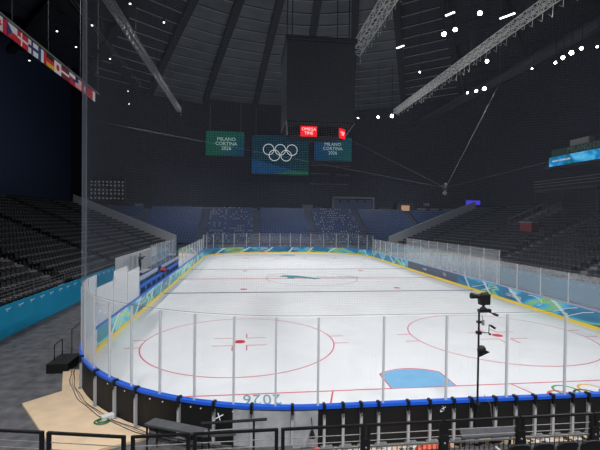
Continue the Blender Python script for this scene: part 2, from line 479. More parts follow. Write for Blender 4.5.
# ------------------------------------------------------------------ ice with its markings
ring_pts = []
for cx, cy, a0 in ((CX, CY0, 270), (CX, CY1, 0), (-CX, CY1, 90), (-CX, CY0, 180)):
    for i in range(25):
        t = R(a0 + 90 * i / 24); ring_pts.append((cx + RC * math.cos(t), cy + RC * math.sin(t)))
ice = tag(MB().prism(ring_pts, .002, .03).build('ice_rink', M['ice']), 'white ice sheet with painted hockey markings filling the boards', 'ice rink')
ZI = .036
def chord(y): # half width of the ice at y
    e = max(0, CY0 - y) if y < 30 else max(0, y - CY1)
    return CX + math.sqrt(max(0, RC * RC - e * e))
for y, w, m, nm in ((3.35, .07, 'red_line', 'goal_line'), (57.6, .07, 'red_line', 'goal_line'), (22.86, .3, 'blue_line', 'blue_line'), (38.1, .3, 'blue_line', 'blue_line'), (30.48, .3, 'red_line', 'centre_line')):
    h = chord(y) - .02
    MB().box(-h, h, y - w / 2, y + w / 2, .031, ZI).build(nm, M[m], ice)
for sx in (-1, 1):
    for sy, yy in ((1, 9.45), (-1, 51.5)):
        mb = MB().ring(sx * 6.71, yy, 4.57, .06, ZI)
        for a in (-1, 1):                       # hash marks outside the circle
            for b in (-.6, .6):
                x = sx * 6.71 + a * 4.9
                mb.box(x - .35, x + .35, yy + b - .03, yy + b + .03, .031, ZI)
        mb.build('faceoff_circle', M['red_line'], ice)
        MB().prism([(sx * 6.71 + .27 * math.cos(2 * PI * i / 24), yy + .27 * math.sin(2 * PI * i / 24)) for i in range(24)], .031, ZI).build('faceoff_spot', M['red_dot'], ice)
        for a in (-1, 1):
            for b in (-1, 1):
                mb = MB(); cx, cy = sx * 6.71 + a * .33, yy + b * .6
                mb.box(cx - (0 if a > 0 else .95), cx + (.95 if a > 0 else 0), cy - .025, cy + .025, .031, ZI)
                mb.box(cx - .03, cx + .03, cy - (0 if b > 0 else .75), cy + (.75 if b > 0 else 0), .031, ZI)
                mb.build('faceoff_mark', M['red_line'], ice)
    for yy in (24.4, 36.5):
        MB().prism([(sx * 6.71 + .3 * math.cos(2 * PI * i / 24), yy + .3 * math.sin(2 * PI * i / 24)) for i in range(24)], .031, ZI).build('neutral_spot', M['red_dot'], ice)
MB().ring(0, 30.48, 4.57, .06, ZI + .002).build('centre_circle', M['ice_grey'], ice)
for sy, gy in ((1, 3.35), (-1, 57.6)):
    a0 = math.degrees(math.acos(1.22 / 1.83))
    pts = [(1.22, gy)] + [(1.83 * math.cos(R(a0 + (180 - 2 * a0) * i / 20)), gy + sy * 1.83 * math.sin(R(a0 + (180 - 2 * a0) * i / 20))) for i in range(21)] + [(-1.22, gy)]
    if sy < 0: pts.reverse()
    MB().prism(pts, .031, ZI + .001).build('goal_crease', M['crease'], ice)
    mb = MB(); mb.path([(x, y, ZI) for x, y in pts], .025, 4); mb.build('crease_outline', M['red_line'], ice)
    for sx in (-1, 1):
        a, b = Vector((sx * 3.35, gy, .033)), Vector((sx * 4.27, gy - sy * 3.3, .033)); d = (b - a).normalized()
        MB().obox((a + b) / 2, d, d.cross(Vector((0, 0, 1))), (0, 0, 1), (b - a).length / 2, .03, .003).build('trapezoid_line', M['red_line'], ice)
# centre emblem: teal sweep with grey strokes
mb = MB()
sw = [(-3.2, 31.7), (-2.6, 32.4), (-1.2, 32.1), (.4, 30.9), (.9, 30.4), (.2, 30.1), (-.9, 30.9), (-1.6, 31.0), (-1.9, 30.4), (-2.5, 30.6), (-2.3, 31.3)]
mb.prism([(x, 31.1 + (y - 31.1) * 1.3) for x, y in reversed(sw)], .031, ZI + .003)
mb.build('centre_emblem', M['ice_teal'], ice)
for bx, bt in ((3.9, 'Milano'), (1.9, 'Cortina')): text('emblem_lettering', bt, 1.5, (bx, 31.2 - (3.9 - bx) * .1, ZI), (-1, .12, 0), (0, -1, 0), M['ice_grey'], ice, depth=.002, sx=.55)
text('year_lettering', '2026', 1.1, (-5.84, 2.93, ZI), (-1, .06, 0), (0, -1, 0), M['ice_logo_blue'], ice, depth=.002, spacing=1.1, sx=.55)
for dx, dy, m in ((0, 0, 'ring_green'), (1.02, 0, 'ring_yellow'), (-.5, -.42, 'ring_red'), (.5, -.42, 'ring_black'), (1.52, -.42, 'ring_blue')):
    MB().ring(5.0 + dx, 2.62 + dy, .42, .085, ZI + .001).build('emblem_ring', M[m], ice)

# ------------------------------------------------------------------ dasher boards
def board_section(rail, facing, label, group, cap='blue_cap', posts=(), gate=False, back=True):
    p, n = rail[len(rail) // 2] if len(rail) > 2 else (((rail[0][0][0] + rail[1][0][0]) / 2, (rail[0][0][1] + rail[1][0][1]) / 2), rail[0][1])
    t = thing('board_section', (p[0] + n[0] * .06, p[1] + n[1] * .06, 0), label, 'rink board', group)
    MB().sweep(rail, .0, .02, .2, 1.04).build('facing', M[facing], t)
    MB().sweep(rail, -.015, .02, .031, .21).build('kick_plate', M['yellow'], t)
    MB().sweep(rail, -.02, .15, 1.04, 1.12).build('cap_rail', M[cap], t)
    if back: MB().sweep(rail, .10, .115, .03, 1.04).build('back_panel', M['gate_white' if gate else 'panel_black'], t)
    MB().sweep(rail, .02, .10, .0, .06).build('bottom_rail', M['galv'], t)
    for (q, nn) in posts:
        support_post(q, nn, t)
    return t
def support_post(q, nn, t):
    n = Vector((nn[0], nn[1], 0)); tg = Vector((-nn[1], nn[0], 0)); c = Vector((q[0], q[1], 0))
    mb = MB().obox(c + n * .155 + Vector((0, 0, .50)), n, tg, (0, 0, 1), .04, .034, .48)
    po = mb.build('support_post', M['alu'], t)
    mb = MB().obox(c + n * .17 + Vector((0, 0, 1.03)), n, tg, (0, 0, 1), .04, .034, .12)
    mb.obox(c + n * .12 + Vector((0, 0, 1.15)), n, tg, (0, 0, 1), .08, .036, .03)
    mb.tube(c + n * .2 + Vector((0, 0, .93)), c + n * .25 + Vector((0, 0, .86)), .022, 6)
    mb.build('clamp', M['black_metal'], po)
    mb = MB().obox(c + n * .26 + Vector((0, 0, .03)), n, tg, (0, 0, 1), .14, .09, .028)
    mb.obox(c + n * .20 + tg * .12 + Vector((0, 0, .05)), n, tg, (0, 0, 1), .05, .10, .04)
    mb.build('foot', M['galv'], po)
CLL = (-CX, CY0)
arc_posts = [28, 39.7, 48, 54.5, 64.7, 71.6, 78.4, 85.5]
def arcp(a):
    t = R(180 + a); return ((-CX + RC * math.cos(t), CY0 + RC * math.sin(t)), (math.cos(t), math.sin(t)))
for k in range(6):
    a0, a1 = 15 * k, 15 * (k + 1)
    pp = [arcp(a) for a in arc_posts if a0 <= a < a1]
    lab = ('milky white panel section of the near boards below the 2026 lettering' if k == 5 else
           'curved black board section in the near left corner, %s from the side boards' % nth(k + 1))
    board_section(arc_rail(-CX, CY0, 180 + a0, 180 + a1, 6), 'plain_facing', lab, 'near corner boards', posts=pp, gate=(k == 5))
near_posts = [-4.31, -3.8, -3.31, -2.83, -2.0, -1.39, -.7, -.19, .52, 1.13, 1.71, 2.26, 2.87, 3.37, 3.95, 4.35]
xs = [-CX + 2 * CX * i / 5 for i in range(6)]
for k in range(5):
    pp = [((x, 0), (0, -1)) for x in near_posts if xs[k] <= x < xs[k + 1]]
    board_section(line_rail((xs[k], 0), (xs[k + 1], 0), (0, -1)), 'plain_facing', 'straight black near end board section with blue cap, %s from the milky panel' % nth(k + 1), 'near end boards', posts=pp)
for k in range(6):
    board_section(arc_rail(CX, CY0, 270 + 15 * k, 285 + 15 * k, 4), 'plain_facing' if k < 4 else 'art_right', 'curved board section in the near right corner, %s after the straight end' % nth(k + 1), 'near right corner boards', cap='blue_cap' if k < 4 else 'pale_cap')
NS = 18; seg = (CY1 - CY0) / NS
for k in range(NS):
    y0, y1 = CY0 + seg * k, CY0 + seg * (k + 1)
    board_section(line_rail((-W, y1), (-W, y0), (-1, 0)), 'art_left', 'left side board section in green wrap, %s from the near corner' % nth(k + 1), 'left side boards', back=False)
for k in range(NS):
    y0, y1 = CY0 + seg * k, CY0 + seg * (k + 1)
    fac = 'navy_wrap' if 7 <= k <= 11 else 'art_right'
    board_section(line_rail((W, y0), (W, y1), (1, 0)), fac, 'right side board section in %s, %s from the near corner' % ('plain navy wrap' if fac == 'navy_wrap' else 'blue and green wrap', nth(k + 1)), 'right side boards', cap='pale_cap', back=False)
for k in range(6):
    board_section(arc_rail(CX, CY1, 0 + 15 * k, 15 * (k + 1), 4), 'art_right' if k < 2 else 'art_far', 'curved board section in the far right corner, %s from the right side' % nth(k + 1), 'far right corner boards', back=False)
for k in range(5):
    board_section(line_rail((xs[k + 1], L), (xs[k], L), (0, 1)), 'art_far', 'far end board section in teal wrap, %s from the left corner' % nth(k + 1), 'far end boards', back=False)
for k in range(6):
    board_section(arc_rail(-CX, CY1, 90 + 15 * k, 105 + 15 * k, 4), 'art_far', 'curved board section in the far left corner, %s from the far end' % nth(k + 1), 'far left corner boards', back=False)
# lettering and strokes printed on the boards (children of the section they stand on)
def sections(x, y):
    best = None
    for o in COL.objects:
        if o.name.startswith('board_section') and o.parent is None:
            d = (o.location.x - x) ** 2 + (o.location.y - y) ** 2
            if best is None or d < best[0]: best = (d, o)
    return best[1]
def wall_text(side, y, z, body, size, m='white'):
    o = sections(side * W, y)
    return text('lettering', body, size, (side * (W - .004), y, z), (0, -side, 0), (0, 0, 1), M[m], o, depth=.003)
wall_text(1, 17.4, .66, 'MILANO\nCORTINA 2026', .27)
wall_text(-1, 16.6, .68, 'MILANO\nCORTINA 2026', .25)
wall_text(1, 32.9, .66, 'omega', .34); wall_text(1, 28.2, .66, 'TCL', .4)
wall_text(-1, 24, .66, 'visa', .36); wall_text(-1, 34, .66, 'MILANO\nCORTINA', .26)
for x, b in ((-3.6, 'MILANO\nCORTINA 2026'), (1.8, 'OMEGA'), (-7.6, '')):
    if b: text('lettering', b, .32, (x, L - .004, .66), (1, 0, 0), (0, 0, 1), M['white'], sections(x, L), depth=.003)
def stroke(o, pts, r, m='white'):
    MB().path(pts, r, 4).build('painted_stroke', M[m], o)
# big white sweep near the green patch and long diagonal strokes
o = sections(W, 14.6)
stroke(o, [(W - .002, 15.3 - .9 * math.cos(R(a)) * 1.0 + .0, .66 + .3 * math.sin(R(a))) for a in range(-60, 121, 12)][::-1], .02)
for y0 in (12.4, 11.2):
    o = sections(W, y0); stroke(o, [(W - .002, y0 + 1.0, .3), (W - .002, y0 - .2, .78), (W - .002, y0 - 1.0, .98)], .022)
for y0 in (20.4, 21.8):
    o = sections(W, y0); stroke(o, [(W - .002, y0 + 1.2, .3), (W - .002, y0, .62), (W - .002, y0 - 1.0, .9)], .02)
for y0 in (11.0, 11.6, 12.2):
    o = sections(-W, y0); stroke(o, [(-W + .002, y0 - .5, .25), (-W + .002, y0 + .1, .7), (-W + .002, y0 + .8, 1.0)], .018)
# supplier marks on the black skin
def mark(x, y, z, k=1.0):
    o = sections(x, y)
    mb = MB()
    for a, b in (((-.10, -.03), (.10, .07)), ((.02, -.08), (-.04, .12)), ((-.16, -.15), (-.02, -.11)), ((-.16, -.15), (-.13, -.05))):
        mb.tube((x + a[0] * k, y, z + a[1] * k), (x + b[0] * k, y, z + b[1] * k), .014 * k, 4)
    mb.build('white_mark', M['white'], o)
mark(-7.05, .10, .83)
mark(-.98, -.125, .90, .6)
# white dome nuts along the black skin
mb = None
for k, a in enumerate((45, 51, 58, 61, 67, 69, 75)):
    (q, n) = arcp(a)
    o = sections(q[0], q[1])
    MB().ball((q[0] + n[0] * .12, q[1] + n[1] * .12, .93), .022, .022, .022, 8, 5).build('fixing_nut', M['white_plastic'], o)

# ------------------------------------------------------------------ shields: panes and posts
def pane(rail, z1, label, group, m='glass', z0=1.12):
    o = MB().sweep(rail, .055, .067, z0, z1).build('glass_shield', M[m]); return tag(o, label, 'glass shield', group)
def gpost(q, n, z1, label, group, m='post_grey', r=.026, z0=1.12):
    c = Vector((q[0] + n[0] * .061, q[1] + n[1] * .061, 0)); N_ = Vector((n[0], n[1], 0)); T = Vector((-n[1], n[0], 0))
    mb = MB().obox(c + Vector((0, 0, (z0 + z1) / 2)), N_, T, (0, 0, 1), .03, r, (z1 - z0) / 2)
    t = mb.build('shield_post', M[m])
    return tag(t, label, 'shield post', group)
ZE_ = 3.45
angs = [7.5 * i for i in range(13)]
for i in range(len(angs) - 1):
    pane(arc_rail(-CX, CY0, 180 + angs[i] + .15, 180 + angs[i + 1] - .15, 6), ZE_, 'tall clear pane in the near left curve, %s from the side boards' % nth(i + 1), 'near curve panes', 'glass_mid' if i < 5 else 'glass')
for i, a in enumerate(angs):
    q, n = arcp(a); gpost(q, n, ZE_, 'grey upright of the near left curve, %s from the side boards' % nth(i + 1), 'near curve posts')
for k in range(5):
    pane(line_rail((xs[k] + .03, 0), (xs[k + 1] - .03, 0), (0, -1)), ZE_, 'tall clear pane behind the near goal line, %s from the left' % nth(k + 1), 'near end panes')
    gpost((xs[k + 1], 0), (0, -1), ZE_, 'grey glass upright on the straight near boards, %s from the left' % nth(k + 1), 'near end posts')
for k in range(6):
    pane(arc_rail(CX, CY0, 270 + 15 * k + .2, 285 + 15 * k - .2, 4), ZE_, 'tall clear pane in the near right curve, %s after the straight' % nth(k + 1), 'near right curve panes')
    t = R(285 + 15 * k)
    gpost((CX + RC * math.cos(t), CY0 + RC * math.sin(t)), (math.cos(t), math.sin(t)), ZE_, 'grey upright of the near right curve, %s after the straight' % nth(k + 1), 'near right curve posts')
ZS = 2.95
for k in range(NS):
    y0, y1 = CY0 + seg * k, CY0 + seg * (k + 1)
    bench = 2.9 <= k < 9
    if not bench:
        pane(line_rail((-W, y1 - .03), (-W, y0 + .03), (-1, 0)), 2.85 if k == 0 else 3.3 if k == 1 else 2.95 if k < 3 else ZS, 'side pane along the left boards, %s from the near corner' % nth(k + 1), 'left side panes', 'glass_left' if k < 3 else 'glass_side')
        gpost((-W, y1), (-1, 0), ZS, 'pale upright along the left boards, %s from the near corner' % nth(k + 1), 'left side posts', 'alu_light')
    ya, yb = (y0 + seg / 2, y1 + seg / 2 if k < NS - 1 else y1)
    pane(line_rail((W, ya + .03), (W, yb - .03), (1, 0)), ZS, 'side pane along the right boards, %s from the near corner' % nth(k + 1), 'right side panes', 'glass_side')
    gpost((W, ya), (1, 0), ZS, 'pale upright along the right boards, %s from the near corner' % nth(k + 1), 'right side posts', 'alu_light', .03)
for k in range(6):
    pane(arc_rail(CX, CY1, 15 * k + .2, 15 * k + 14.8, 4), ZE_, 'tall pane in the far right curve, %s from the side' % nth(k + 1), 'far right curve panes')
    pane(arc_rail(-CX, CY1, 90 + 15 * k + .2, 90 + 15 * k + 14.8, 4), ZE_, 'tall pane in the far left curve, %s from the end' % nth(k + 1), 'far left curve panes')
    for sx, a, nm in ((1, 15 * k, 'far right'), (-1, 105 + 15 * k, 'far left')):
        t = R(a)
        gpost((sx * CX + RC * math.cos(t), CY1 + RC * math.sin(t)), (math.cos(t), math.sin(t)), ZE_, 'pale upright in the %s curve, %s along it' % (nm, nth(k + 1)), nm + ' curve posts', 'alu_light', .03)
for k in range(5):
    pane(line_rail((xs[k + 1] - .03, L), (xs[k] + .03, L), (0, 1)), ZE_, 'tall pane behind the far goal line, %s from the left' % nth(k + 1), 'far end panes')
for k in range(6):
    gpost((xs[k], L), (0, 1), ZE_, 'pale upright behind the far goal line, %s from the left' % nth(k + 1), 'far end posts', 'alu_light', .03)
pane(line_rail((W, CY0 + .03), (W, CY0 + seg / 2 - .03), (1, 0)), ZS, 'narrow side pane beginning the right boards at the near corner', 'right side panes', 'glass_side')
# penalty boxes on the right: a second row of glass further out
for k in range(9):
    y0 = 22.2 + 2.35 * k; y1 = y0 + 2.35
    pane(line_rail((14.9, y0 + .03), (14.9, y1 - .03), (1, 0)), 3.55, 'rear pane of the box enclosure beyond the right boards, %s along' % nth(k + 1), 'box enclosure panes', 'glass_side', .05)
    gpost((14.9, y0), (1, 0), 3.6, 'tall pale post of the box enclosure beyond the right boards, %s along' % nth(k + 1), 'box enclosure posts', 'alu_light', .035, 0)
# players' bench side on the left: white rear shield panels
for k in range(6):
    y0 = 30.6 + 2.3 * k; y1 = y0 + 2.3
    pane(line_rail((-15.6, y1 - .03), (-15.6, y0 + .03), (-1, 0)), 3.3, 'hazy rear pane behind the team benches, %s from the near end' % nth(k + 1), 'bench rear panes', 'glass_side', .05)
    gpost((-15.6, y0), (-1, 0), 3.35, 'pale post behind the team benches, %s from the near end' % nth(k + 1), 'bench rear posts', 'alu_light', .035, 0)

for k in range(7):
    y0 = 27.6 + 2.4 * k
    pane(line_rail((-18.0, y0 + 2.37), (-18.0, y0 + .03), (-1, 0)), 2.35, 'whitish balustrade pane before the left stand front, %s from the near end' % nth(k + 1), 'left stand balustrade', 'glass_left', .02)
# team benches
for k, y0 in enumerate((19.8, 31.5)):
    t = thing('team_bench', (-14.3, y0 + 5, 0), 'long blue team bench behind the left boards, %s' % ('nearer of the two' if k == 0 else 'farther of the two'), 'bench', 'team benches')
    MB().box(-14.5, -14.1, y0, y0 + 10, .78, .86).build('seat', M['blue_cap'], t)
    MB().box(-14.92, -14.84, y0, y0 + 10, .95, 1.25).build('backrest', M['white_plastic'], t)
    for j in range(6):
        yy = y0 + .3 + 1.88 * j
        MB().box(-14.45, -14.15, yy - .03, yy + .03, 0, .78).box(-14.92, -14.86, yy - .03, yy + .03, 0, .98).box(-14.9, -14.4, yy - .03, yy + .03, .7, .77).build('leg', M['blue_line'], t)
t = thing('bench_boards', (-13.6, 25, 0), 'teal floor platform with blue rail beneath the team benches', 'platform')
MB().box(-15.4, -13.15, 19.4, 42, .0, .22).build('deck', M['teal'], t)
MB().box(-15.5, -15.4, 19.4, 42, .0, .9).build('rear_panel', mat('bench_rear', (30, 90, 130), .5), t)
MB().box(-15.52, -15.36, 19.4, 42, .9, 1.0).build('rail', M['blue_cap'], t)
t = thing('sports_bag', (-13.9, 29.6, .86), 'red sports bag lying on the team bench', 'bag')
MB().ball((-14.3, 29.5, 1.062), .28, .55, .2, 12, 8).build('body', M['red'], t, True)
MB().path([(-14.3, 29.2, 1.2), (-14.3, 29.35, 1.33), (-14.3, 29.65, 1.33), (-14.3, 29.8, 1.2)], .02).build('handle', M['black'], t)
t = thing('equipment_case', (-15.0, 45.8, 0), 'white topped dark equipment case beyond the team benches', 'case')
MB().box(-15.5, -14.4, 45, 46.6, .1, 1.0).build('body', M['black'], t, bevel=.02)
MB().box(-15.5, -14.4, 45, 46.6, 1.0, 1.12).build('lid', M['white_plastic'], t)
mb = MB()
for x in (-15.3, -14.6):
    for y in (45.2, 46.4): mb.tube((x - .03, y, .05), (x + .03, y, .05), .05, 10)
mb.build('caster', M['black'], t)

# ------------------------------------------------------------------ safety net behind the near glass
rail = [( (p[0], p[1]), n) for p, n in arc_rail(-CX, CY0, 190, 270, 48)]
for i in range(1, 13): rail.append(((-CX + 2 * CX * i / 12, 0), (0, -1)))
rail += arc_rail(CX, CY0, 270, 318, 20)[1:]
NET_O, NZ0, NZ1, CELL = .07, 3.5, 18.0, .045
pts2 = [Vector((p[0] + n[0] * NET_O, p[1] + n[1] * NET_O)) for p, n in rail]
net = MB()
TH = .00105
for j in range(int((NZ1 - NZ0) / CELL) + 1):
    z = NZ0 + CELL * j
    b = len(net.v)
    for k, p in enumerate(pts2):
        n = rail[k][1]
        net.v += [(p.x + n[0] * TH, p.y + n[1] * TH, z - TH * .6), (p.x - n[0] * TH, p.y - n[1] * TH, z - TH * .6), (p.x, p.y, z + TH)]
    for k in range(len(pts2) - 1):
        for i in range(3):
            i2 = (i + 1) % 3
            net.f.append((b + k * 3 + i, b + k * 3 + i2, b + (k + 1) * 3 + i2, b + (k + 1) * 3 + i)); net.m.append(0)
acc = 0; k = 0; d = 0.0
cum = [0]
for i in range(1, len(pts2)): cum.append(cum[-1] + (pts2[i] - pts2[i - 1]).length)
while d < cum[-1]:
    while cum[k + 1] < d: k += 1
    f = (d - cum[k]) / (cum[k + 1] - cum[k]); p = pts2[k].lerp(pts2[k + 1], f)
    net.tube((p.x, p.y, NZ0), (p.x, p.y, NZ1), TH, 3, caps=False)
    d += CELL
nt_ = thing('safety_net', (0, -.1, NZ0), 'fine grey safety net hanging above the near end glass', 'net')
net.build('mesh', M['net'], nt_)
MB().path([(p.x, p.y, NZ0) for p in pts2], .006, 5).build('hem_cord', M['cable'], nt_)
MB().path([(p.x, p.y, NZ1) for p in pts2], .06, 6).build('top_bar', M['black_metal'], nt_)
mb = MB()
MB().tube((pts2[0].x, pts2[0].y, NZ0), (pts2[0].x, pts2[0].y, NZ1), .03, 6).build('edge_cord', M['cable'], nt_)

# ------------------------------------------------------------------ seats
def seat_mb(back=True, pan=True):
    """one stadium seat, facing +x, standing at the origin"""
    b = MB()
    if back:
        b.hexa([(-.18, -.22, .36), (-.13, -.22, .36), (-.13, .22, .36), (-.18, .22, .36), (-.30, -.21, .84), (-.26, -.21, .84), (-.26, .21, .84), (-.30, .21, .84)])
    p = MB()
    if pan:
        p.hexa([(-.16, -.22, .38), (.26, -.22, .42), (.26, .22, .42), (-.16, .22, .38), (-.16, -.22, .43), (.26, -.22, .47), (.26, .22, .47), (-.16, .22, .43)])
    return b, p
def seat_full():
    b, p = seat_mb()
    a = MB().box(-.17, .16, .225, .275, .56, .60, 1).box(-.05, .0, .235, .265, .40, .56, 1)  # pale armrests added to paint the light specks along the seat rows
    f = MB().box(-.14, -.06, -.04, .04, 0, .40).box(-.2, .1, -.05, .05, .36, .40)
    return b, p, f, a
sb, sp_, sf, sa_ = seat_full()
def make_seat(name, m, label, group):
    t = thing(name, (0, 0, 0), label, 'seat', group)
    sb.build('backrest', m, t); sp_.build('seat_pan', m, t); sf.build('bracket', M['black_metal'], t); sa_.build('highlight_armrest', [m, M['highlight_grey']], t)
    return t
side_spots = []     # (x, y, z, rz, side, row, block)
for s in (-1, 1):
    for i in range(NROW):
        x = s * (18.3 + TREAD * i + .42); z = side_z(i)
        y = .4
        while y < 59.5:
            if all(abs(y - a) > .75 for a in AISLES) and not (s > 0 and (36.8 < y < 42.2 and 11 <= i <= 18 or 32.9 < y < 35.9 and i == 9)):
                blk = sum(1 for a in AISLES if y > a)
                side_spots.append((x, y, z, 0 if s < 0 else PI, s, i, blk))
            y += .52
def vis(sp):
    X, Y, Zd = px((sp[0], sp[1], sp[2] + .6))
    return Zd if (-6 < X < 606 and -5 < Y < 455) else None
ins = [(vis(s), s) for s in side_spots if vis(s)]
ins.sort(key=lambda q: q[0])
chosen = [s for _, s in ins[:292]]
chset = set((s[0], s[1]) for s in chosen)
proto = None
BL = {0: 'before the first aisle', 1: 'just past the first aisle', 2: 'past the second aisle', 3: 'past the third aisle', 4: 'past the fourth aisle', 5: 'past the last aisle'}
for s in chosen:
    side = 'left' if s[4] < 0 else 'right'
    lab = 'black seat, %s row of the %s stand, %s' % (nth(s[5] + 1), side, BL[s[6]])
    if proto is None: proto = make_seat('stadium_seat', M['seat_black'], lab, ''); o = proto
    else: o = copy_tree(proto)
    o.location = s[:3]; o.rotation_euler = (0, 0, s[3]); o['label'] = lab; o['group'] = 'black seats of row %d in the %s stand %s' % (s[5] + 1, side, BL[s[6]])
simple = MB(); simple.add(sb); simple.add(sp_); simple.add(sf); simple.add(sa_)
mb = MB()
for s in side_spots:
    if (s[0], s[1]) in chset: continue
    mb.add(simple, s[:3], s[3])
tag(mb.build('stadium_seats', [M['seat_black'], M['highlight_grey']]), 'remaining black seats filling the long stands on both sides', 'seat', kind='stuff')
# blue seats across the far end
far_spots = []
FA = (-27.0, -15.2, -4.6, 6.2, 16.8, 28.5)
for i in range(FROW):
    x = -37.5
    while x < 43.5:
        if all(abs(x - a) > .8 for a in FA):
            far_spots.append((x, far_y(i) + .42, far_z(i), -PI / 2, 0, i, sum(1 for a in FA if x > a)))
        x += .52
ins = sorted([(vis(s), s) for s in far_spots if vis(s)], key=lambda q: q[0])
chosen = [s for _, s in ins[:300]]; chset = set((s[0], s[1]) for s in chosen)
proto = None
BLF = ['first', 'second', 'third', 'fourth', 'fifth', 'sixth', 'seventh']
for s in chosen:
    lab = 'blue seat, %s row of the far end stand, %s block from left' % (nth(s[5] + 1), BLF[s[6]])
    if proto is None: proto = make_seat('far_seat', M['seat_blue'], lab, ''); o = proto
    else: o = copy_tree(proto)
    o.location = s[:3]; o.rotation_euler = (0, 0, s[3]); o['label'] = lab; o['group'] = 'blue seats of row %d, %s block' % (s[5] + 1, BLF[s[6]])
mb = MB()
for s in far_spots:
    if (s[0], s[1]) in chset: continue
    mb.add(simple, s[:3], s[3])
tag(mb.build('far_seats', [M['seat_blue'], M['highlight_grey']]), 'remaining blue seats rising across the far end stand', 'seat', kind='stuff')
# white cards on the seats of two far blocks
mb = MB()
for s in far_spots:
    if s[6] in (2, 4) and not (s[6] == 2 and s[0] < -15) and random.random() < .38:
        x, y, z = s[:3]
        mb.box(x - .08, x + .08, y + .12, y + .14, z + .66, z + .80)
tag(mb.build('seat_cards', M['white_plastic']), 'small white cards dotted over seat backs in two far blocks', 'card', kind='stuff')
prof = [(-.21, .36), (.21, .36), (.215, .72)] + [(.095 + .12 * math.cos(R(a)), .76 + .085 * math.sin(R(a))) for a in range(0, 91, 18)] + [(-.095 + .12 * math.cos(R(a)), .76 + .085 * math.sin(R(a))) for a in range(90, 181, 18)] + [(-.215, .72)]
rb = MB(); nn_ = len(prof)
for off in (0, .05):
    rb.v += [(-.18 - .11 * (z - .36) / .48 + off, y, z) for y, z in prof]
rb.f += [tuple(reversed(range(nn_))), tuple(range(nn_, 2 * nn_))] + [(i, (i + 1) % nn_, nn_ + (i + 1) % nn_, nn_ + i) for i in range(nn_)]; rb.m += [0] * (nn_ + 2)
round_back = rb.mesh('backrest', M['seat_black'])
# seats at the bottom right edge, front row below the camera
for k, x in enumerate((-.91, -.38, .15, .68, 1.2)):
    o = make_seat('stadium_seat', M['seat_black'], 'black seat back at the bottom edge below the guard rail, %s from left' % nth(k + 1), 'front row seats below the viewpoint')
    next(c for c in o.children if c.name.startswith('backrest')).data = round_back
    o.location = (x, -2.98, .75); o.rotation_euler = (0, 0, PI / 2)

# ------------------------------------------------------------------ stand fronts: teal wall wraps, rails
for s, nm in ((-1, 'left'), (1, 'right')):
    t = thing('wall_wrap', (s * 18.2, 30, 0), 'long teal wrap with small white birdlike marks along the %s stand front' % nm, 'banner', 'stand front wraps')
    x0, x1 = (-18.28, -18.2) if s < 0 else (18.2, 18.28)
    MB().box(x0, x1, 0.02, 59.9, 0.005, 1.6).build('vinyl', M['teal'], t)
    mb = MB()
    y = 2.0; xf = s * 18.195
    while y < 59:
        for a, b, w in (((0, .05), (.3, .0), .024), ((0, .05), (.12, -.09), .024), ((.3, 0), (.42, .06), .016)):
            mb.tube((xf, y + a[0], 1.36 + a[1]), (xf, y + b[0], 1.36 + b[1]), w, 4)
        y += 1.15
    mb.build('printed_mark', M['pale_mark'] if s > 0 else M['white'], t)
    t = thing('stand_rail', (s * 18.24, 30, 1.75), 'thin metal guard rail on top of the %s stand front wall' % nm, 'railing', 'stand front rails')
    for z in (1.95, 2.12, 2.3):
        MB().tube((s * 18.24, .1, z), (s * 18.24, 59.8, z), .018, 5).build('bar', M['truss_dim'], t)
    pb = None
    for k in range(31):
        if pb is None: pb = MB().box(-.02, .02, -.02, .02, 0, .57).build('post', M['truss_dim'], t); pb.matrix_parent_inverse = Matrix(); q = pb
        else:
            q = pb.copy(); COL.objects.link(q); q.parent = t
        q.location = (0, -29.8 + 2 * k * .98, 0)
# doorway in left wall
t = struct(MB().box(-18.2, -18.14, 30.6, 32.6, 0.01, 1.74).build('door_1', M['black']))
mb = MB().box(-18.14, -18.12, 31.0, 31.35, .5, .85); mb.build('door_sign', M['white_plastic'], t)

# red vomitory booth and its rails in the right stand
zz = side_z(9)
t = thing('stair_booth', (26.4, 34.3, zz), 'dark red stairwell enclosure set into the right stand rows', 'enclosure')
MB().box(25.97, 26.78, 33.3, 35.4, zz, zz + 1.5).build('enclosure_wall', mat('dark_red', (150, 52, 48), .6), t)
MB().box(25.96, 26.79, 33.25, 35.45, zz + 1.5, zz + 1.57).build('coping', M['alu_light'], t)
for k, yy in enumerate((38.5, 41.7)):
    t = thing('stair_rail', (31, yy, side_z(12)), 'long pale handrail climbing the right stand above red enclosure, %s one' % ('nearer' if k == 0 else 'farther'), 'handrail', 'stair handrails')
    pts = [(28.7 + .85 * i, yy, side_z(12 + i) + .8) for i in range(7)]
    MB().path(pts, .08, 5).build('bar', M['alu_light'], t)
    for p in pts[::2]:
        MB().tube((p[0], p[1], p[2] - .8), p, .03, 5).build('post', M['purlin'], t)

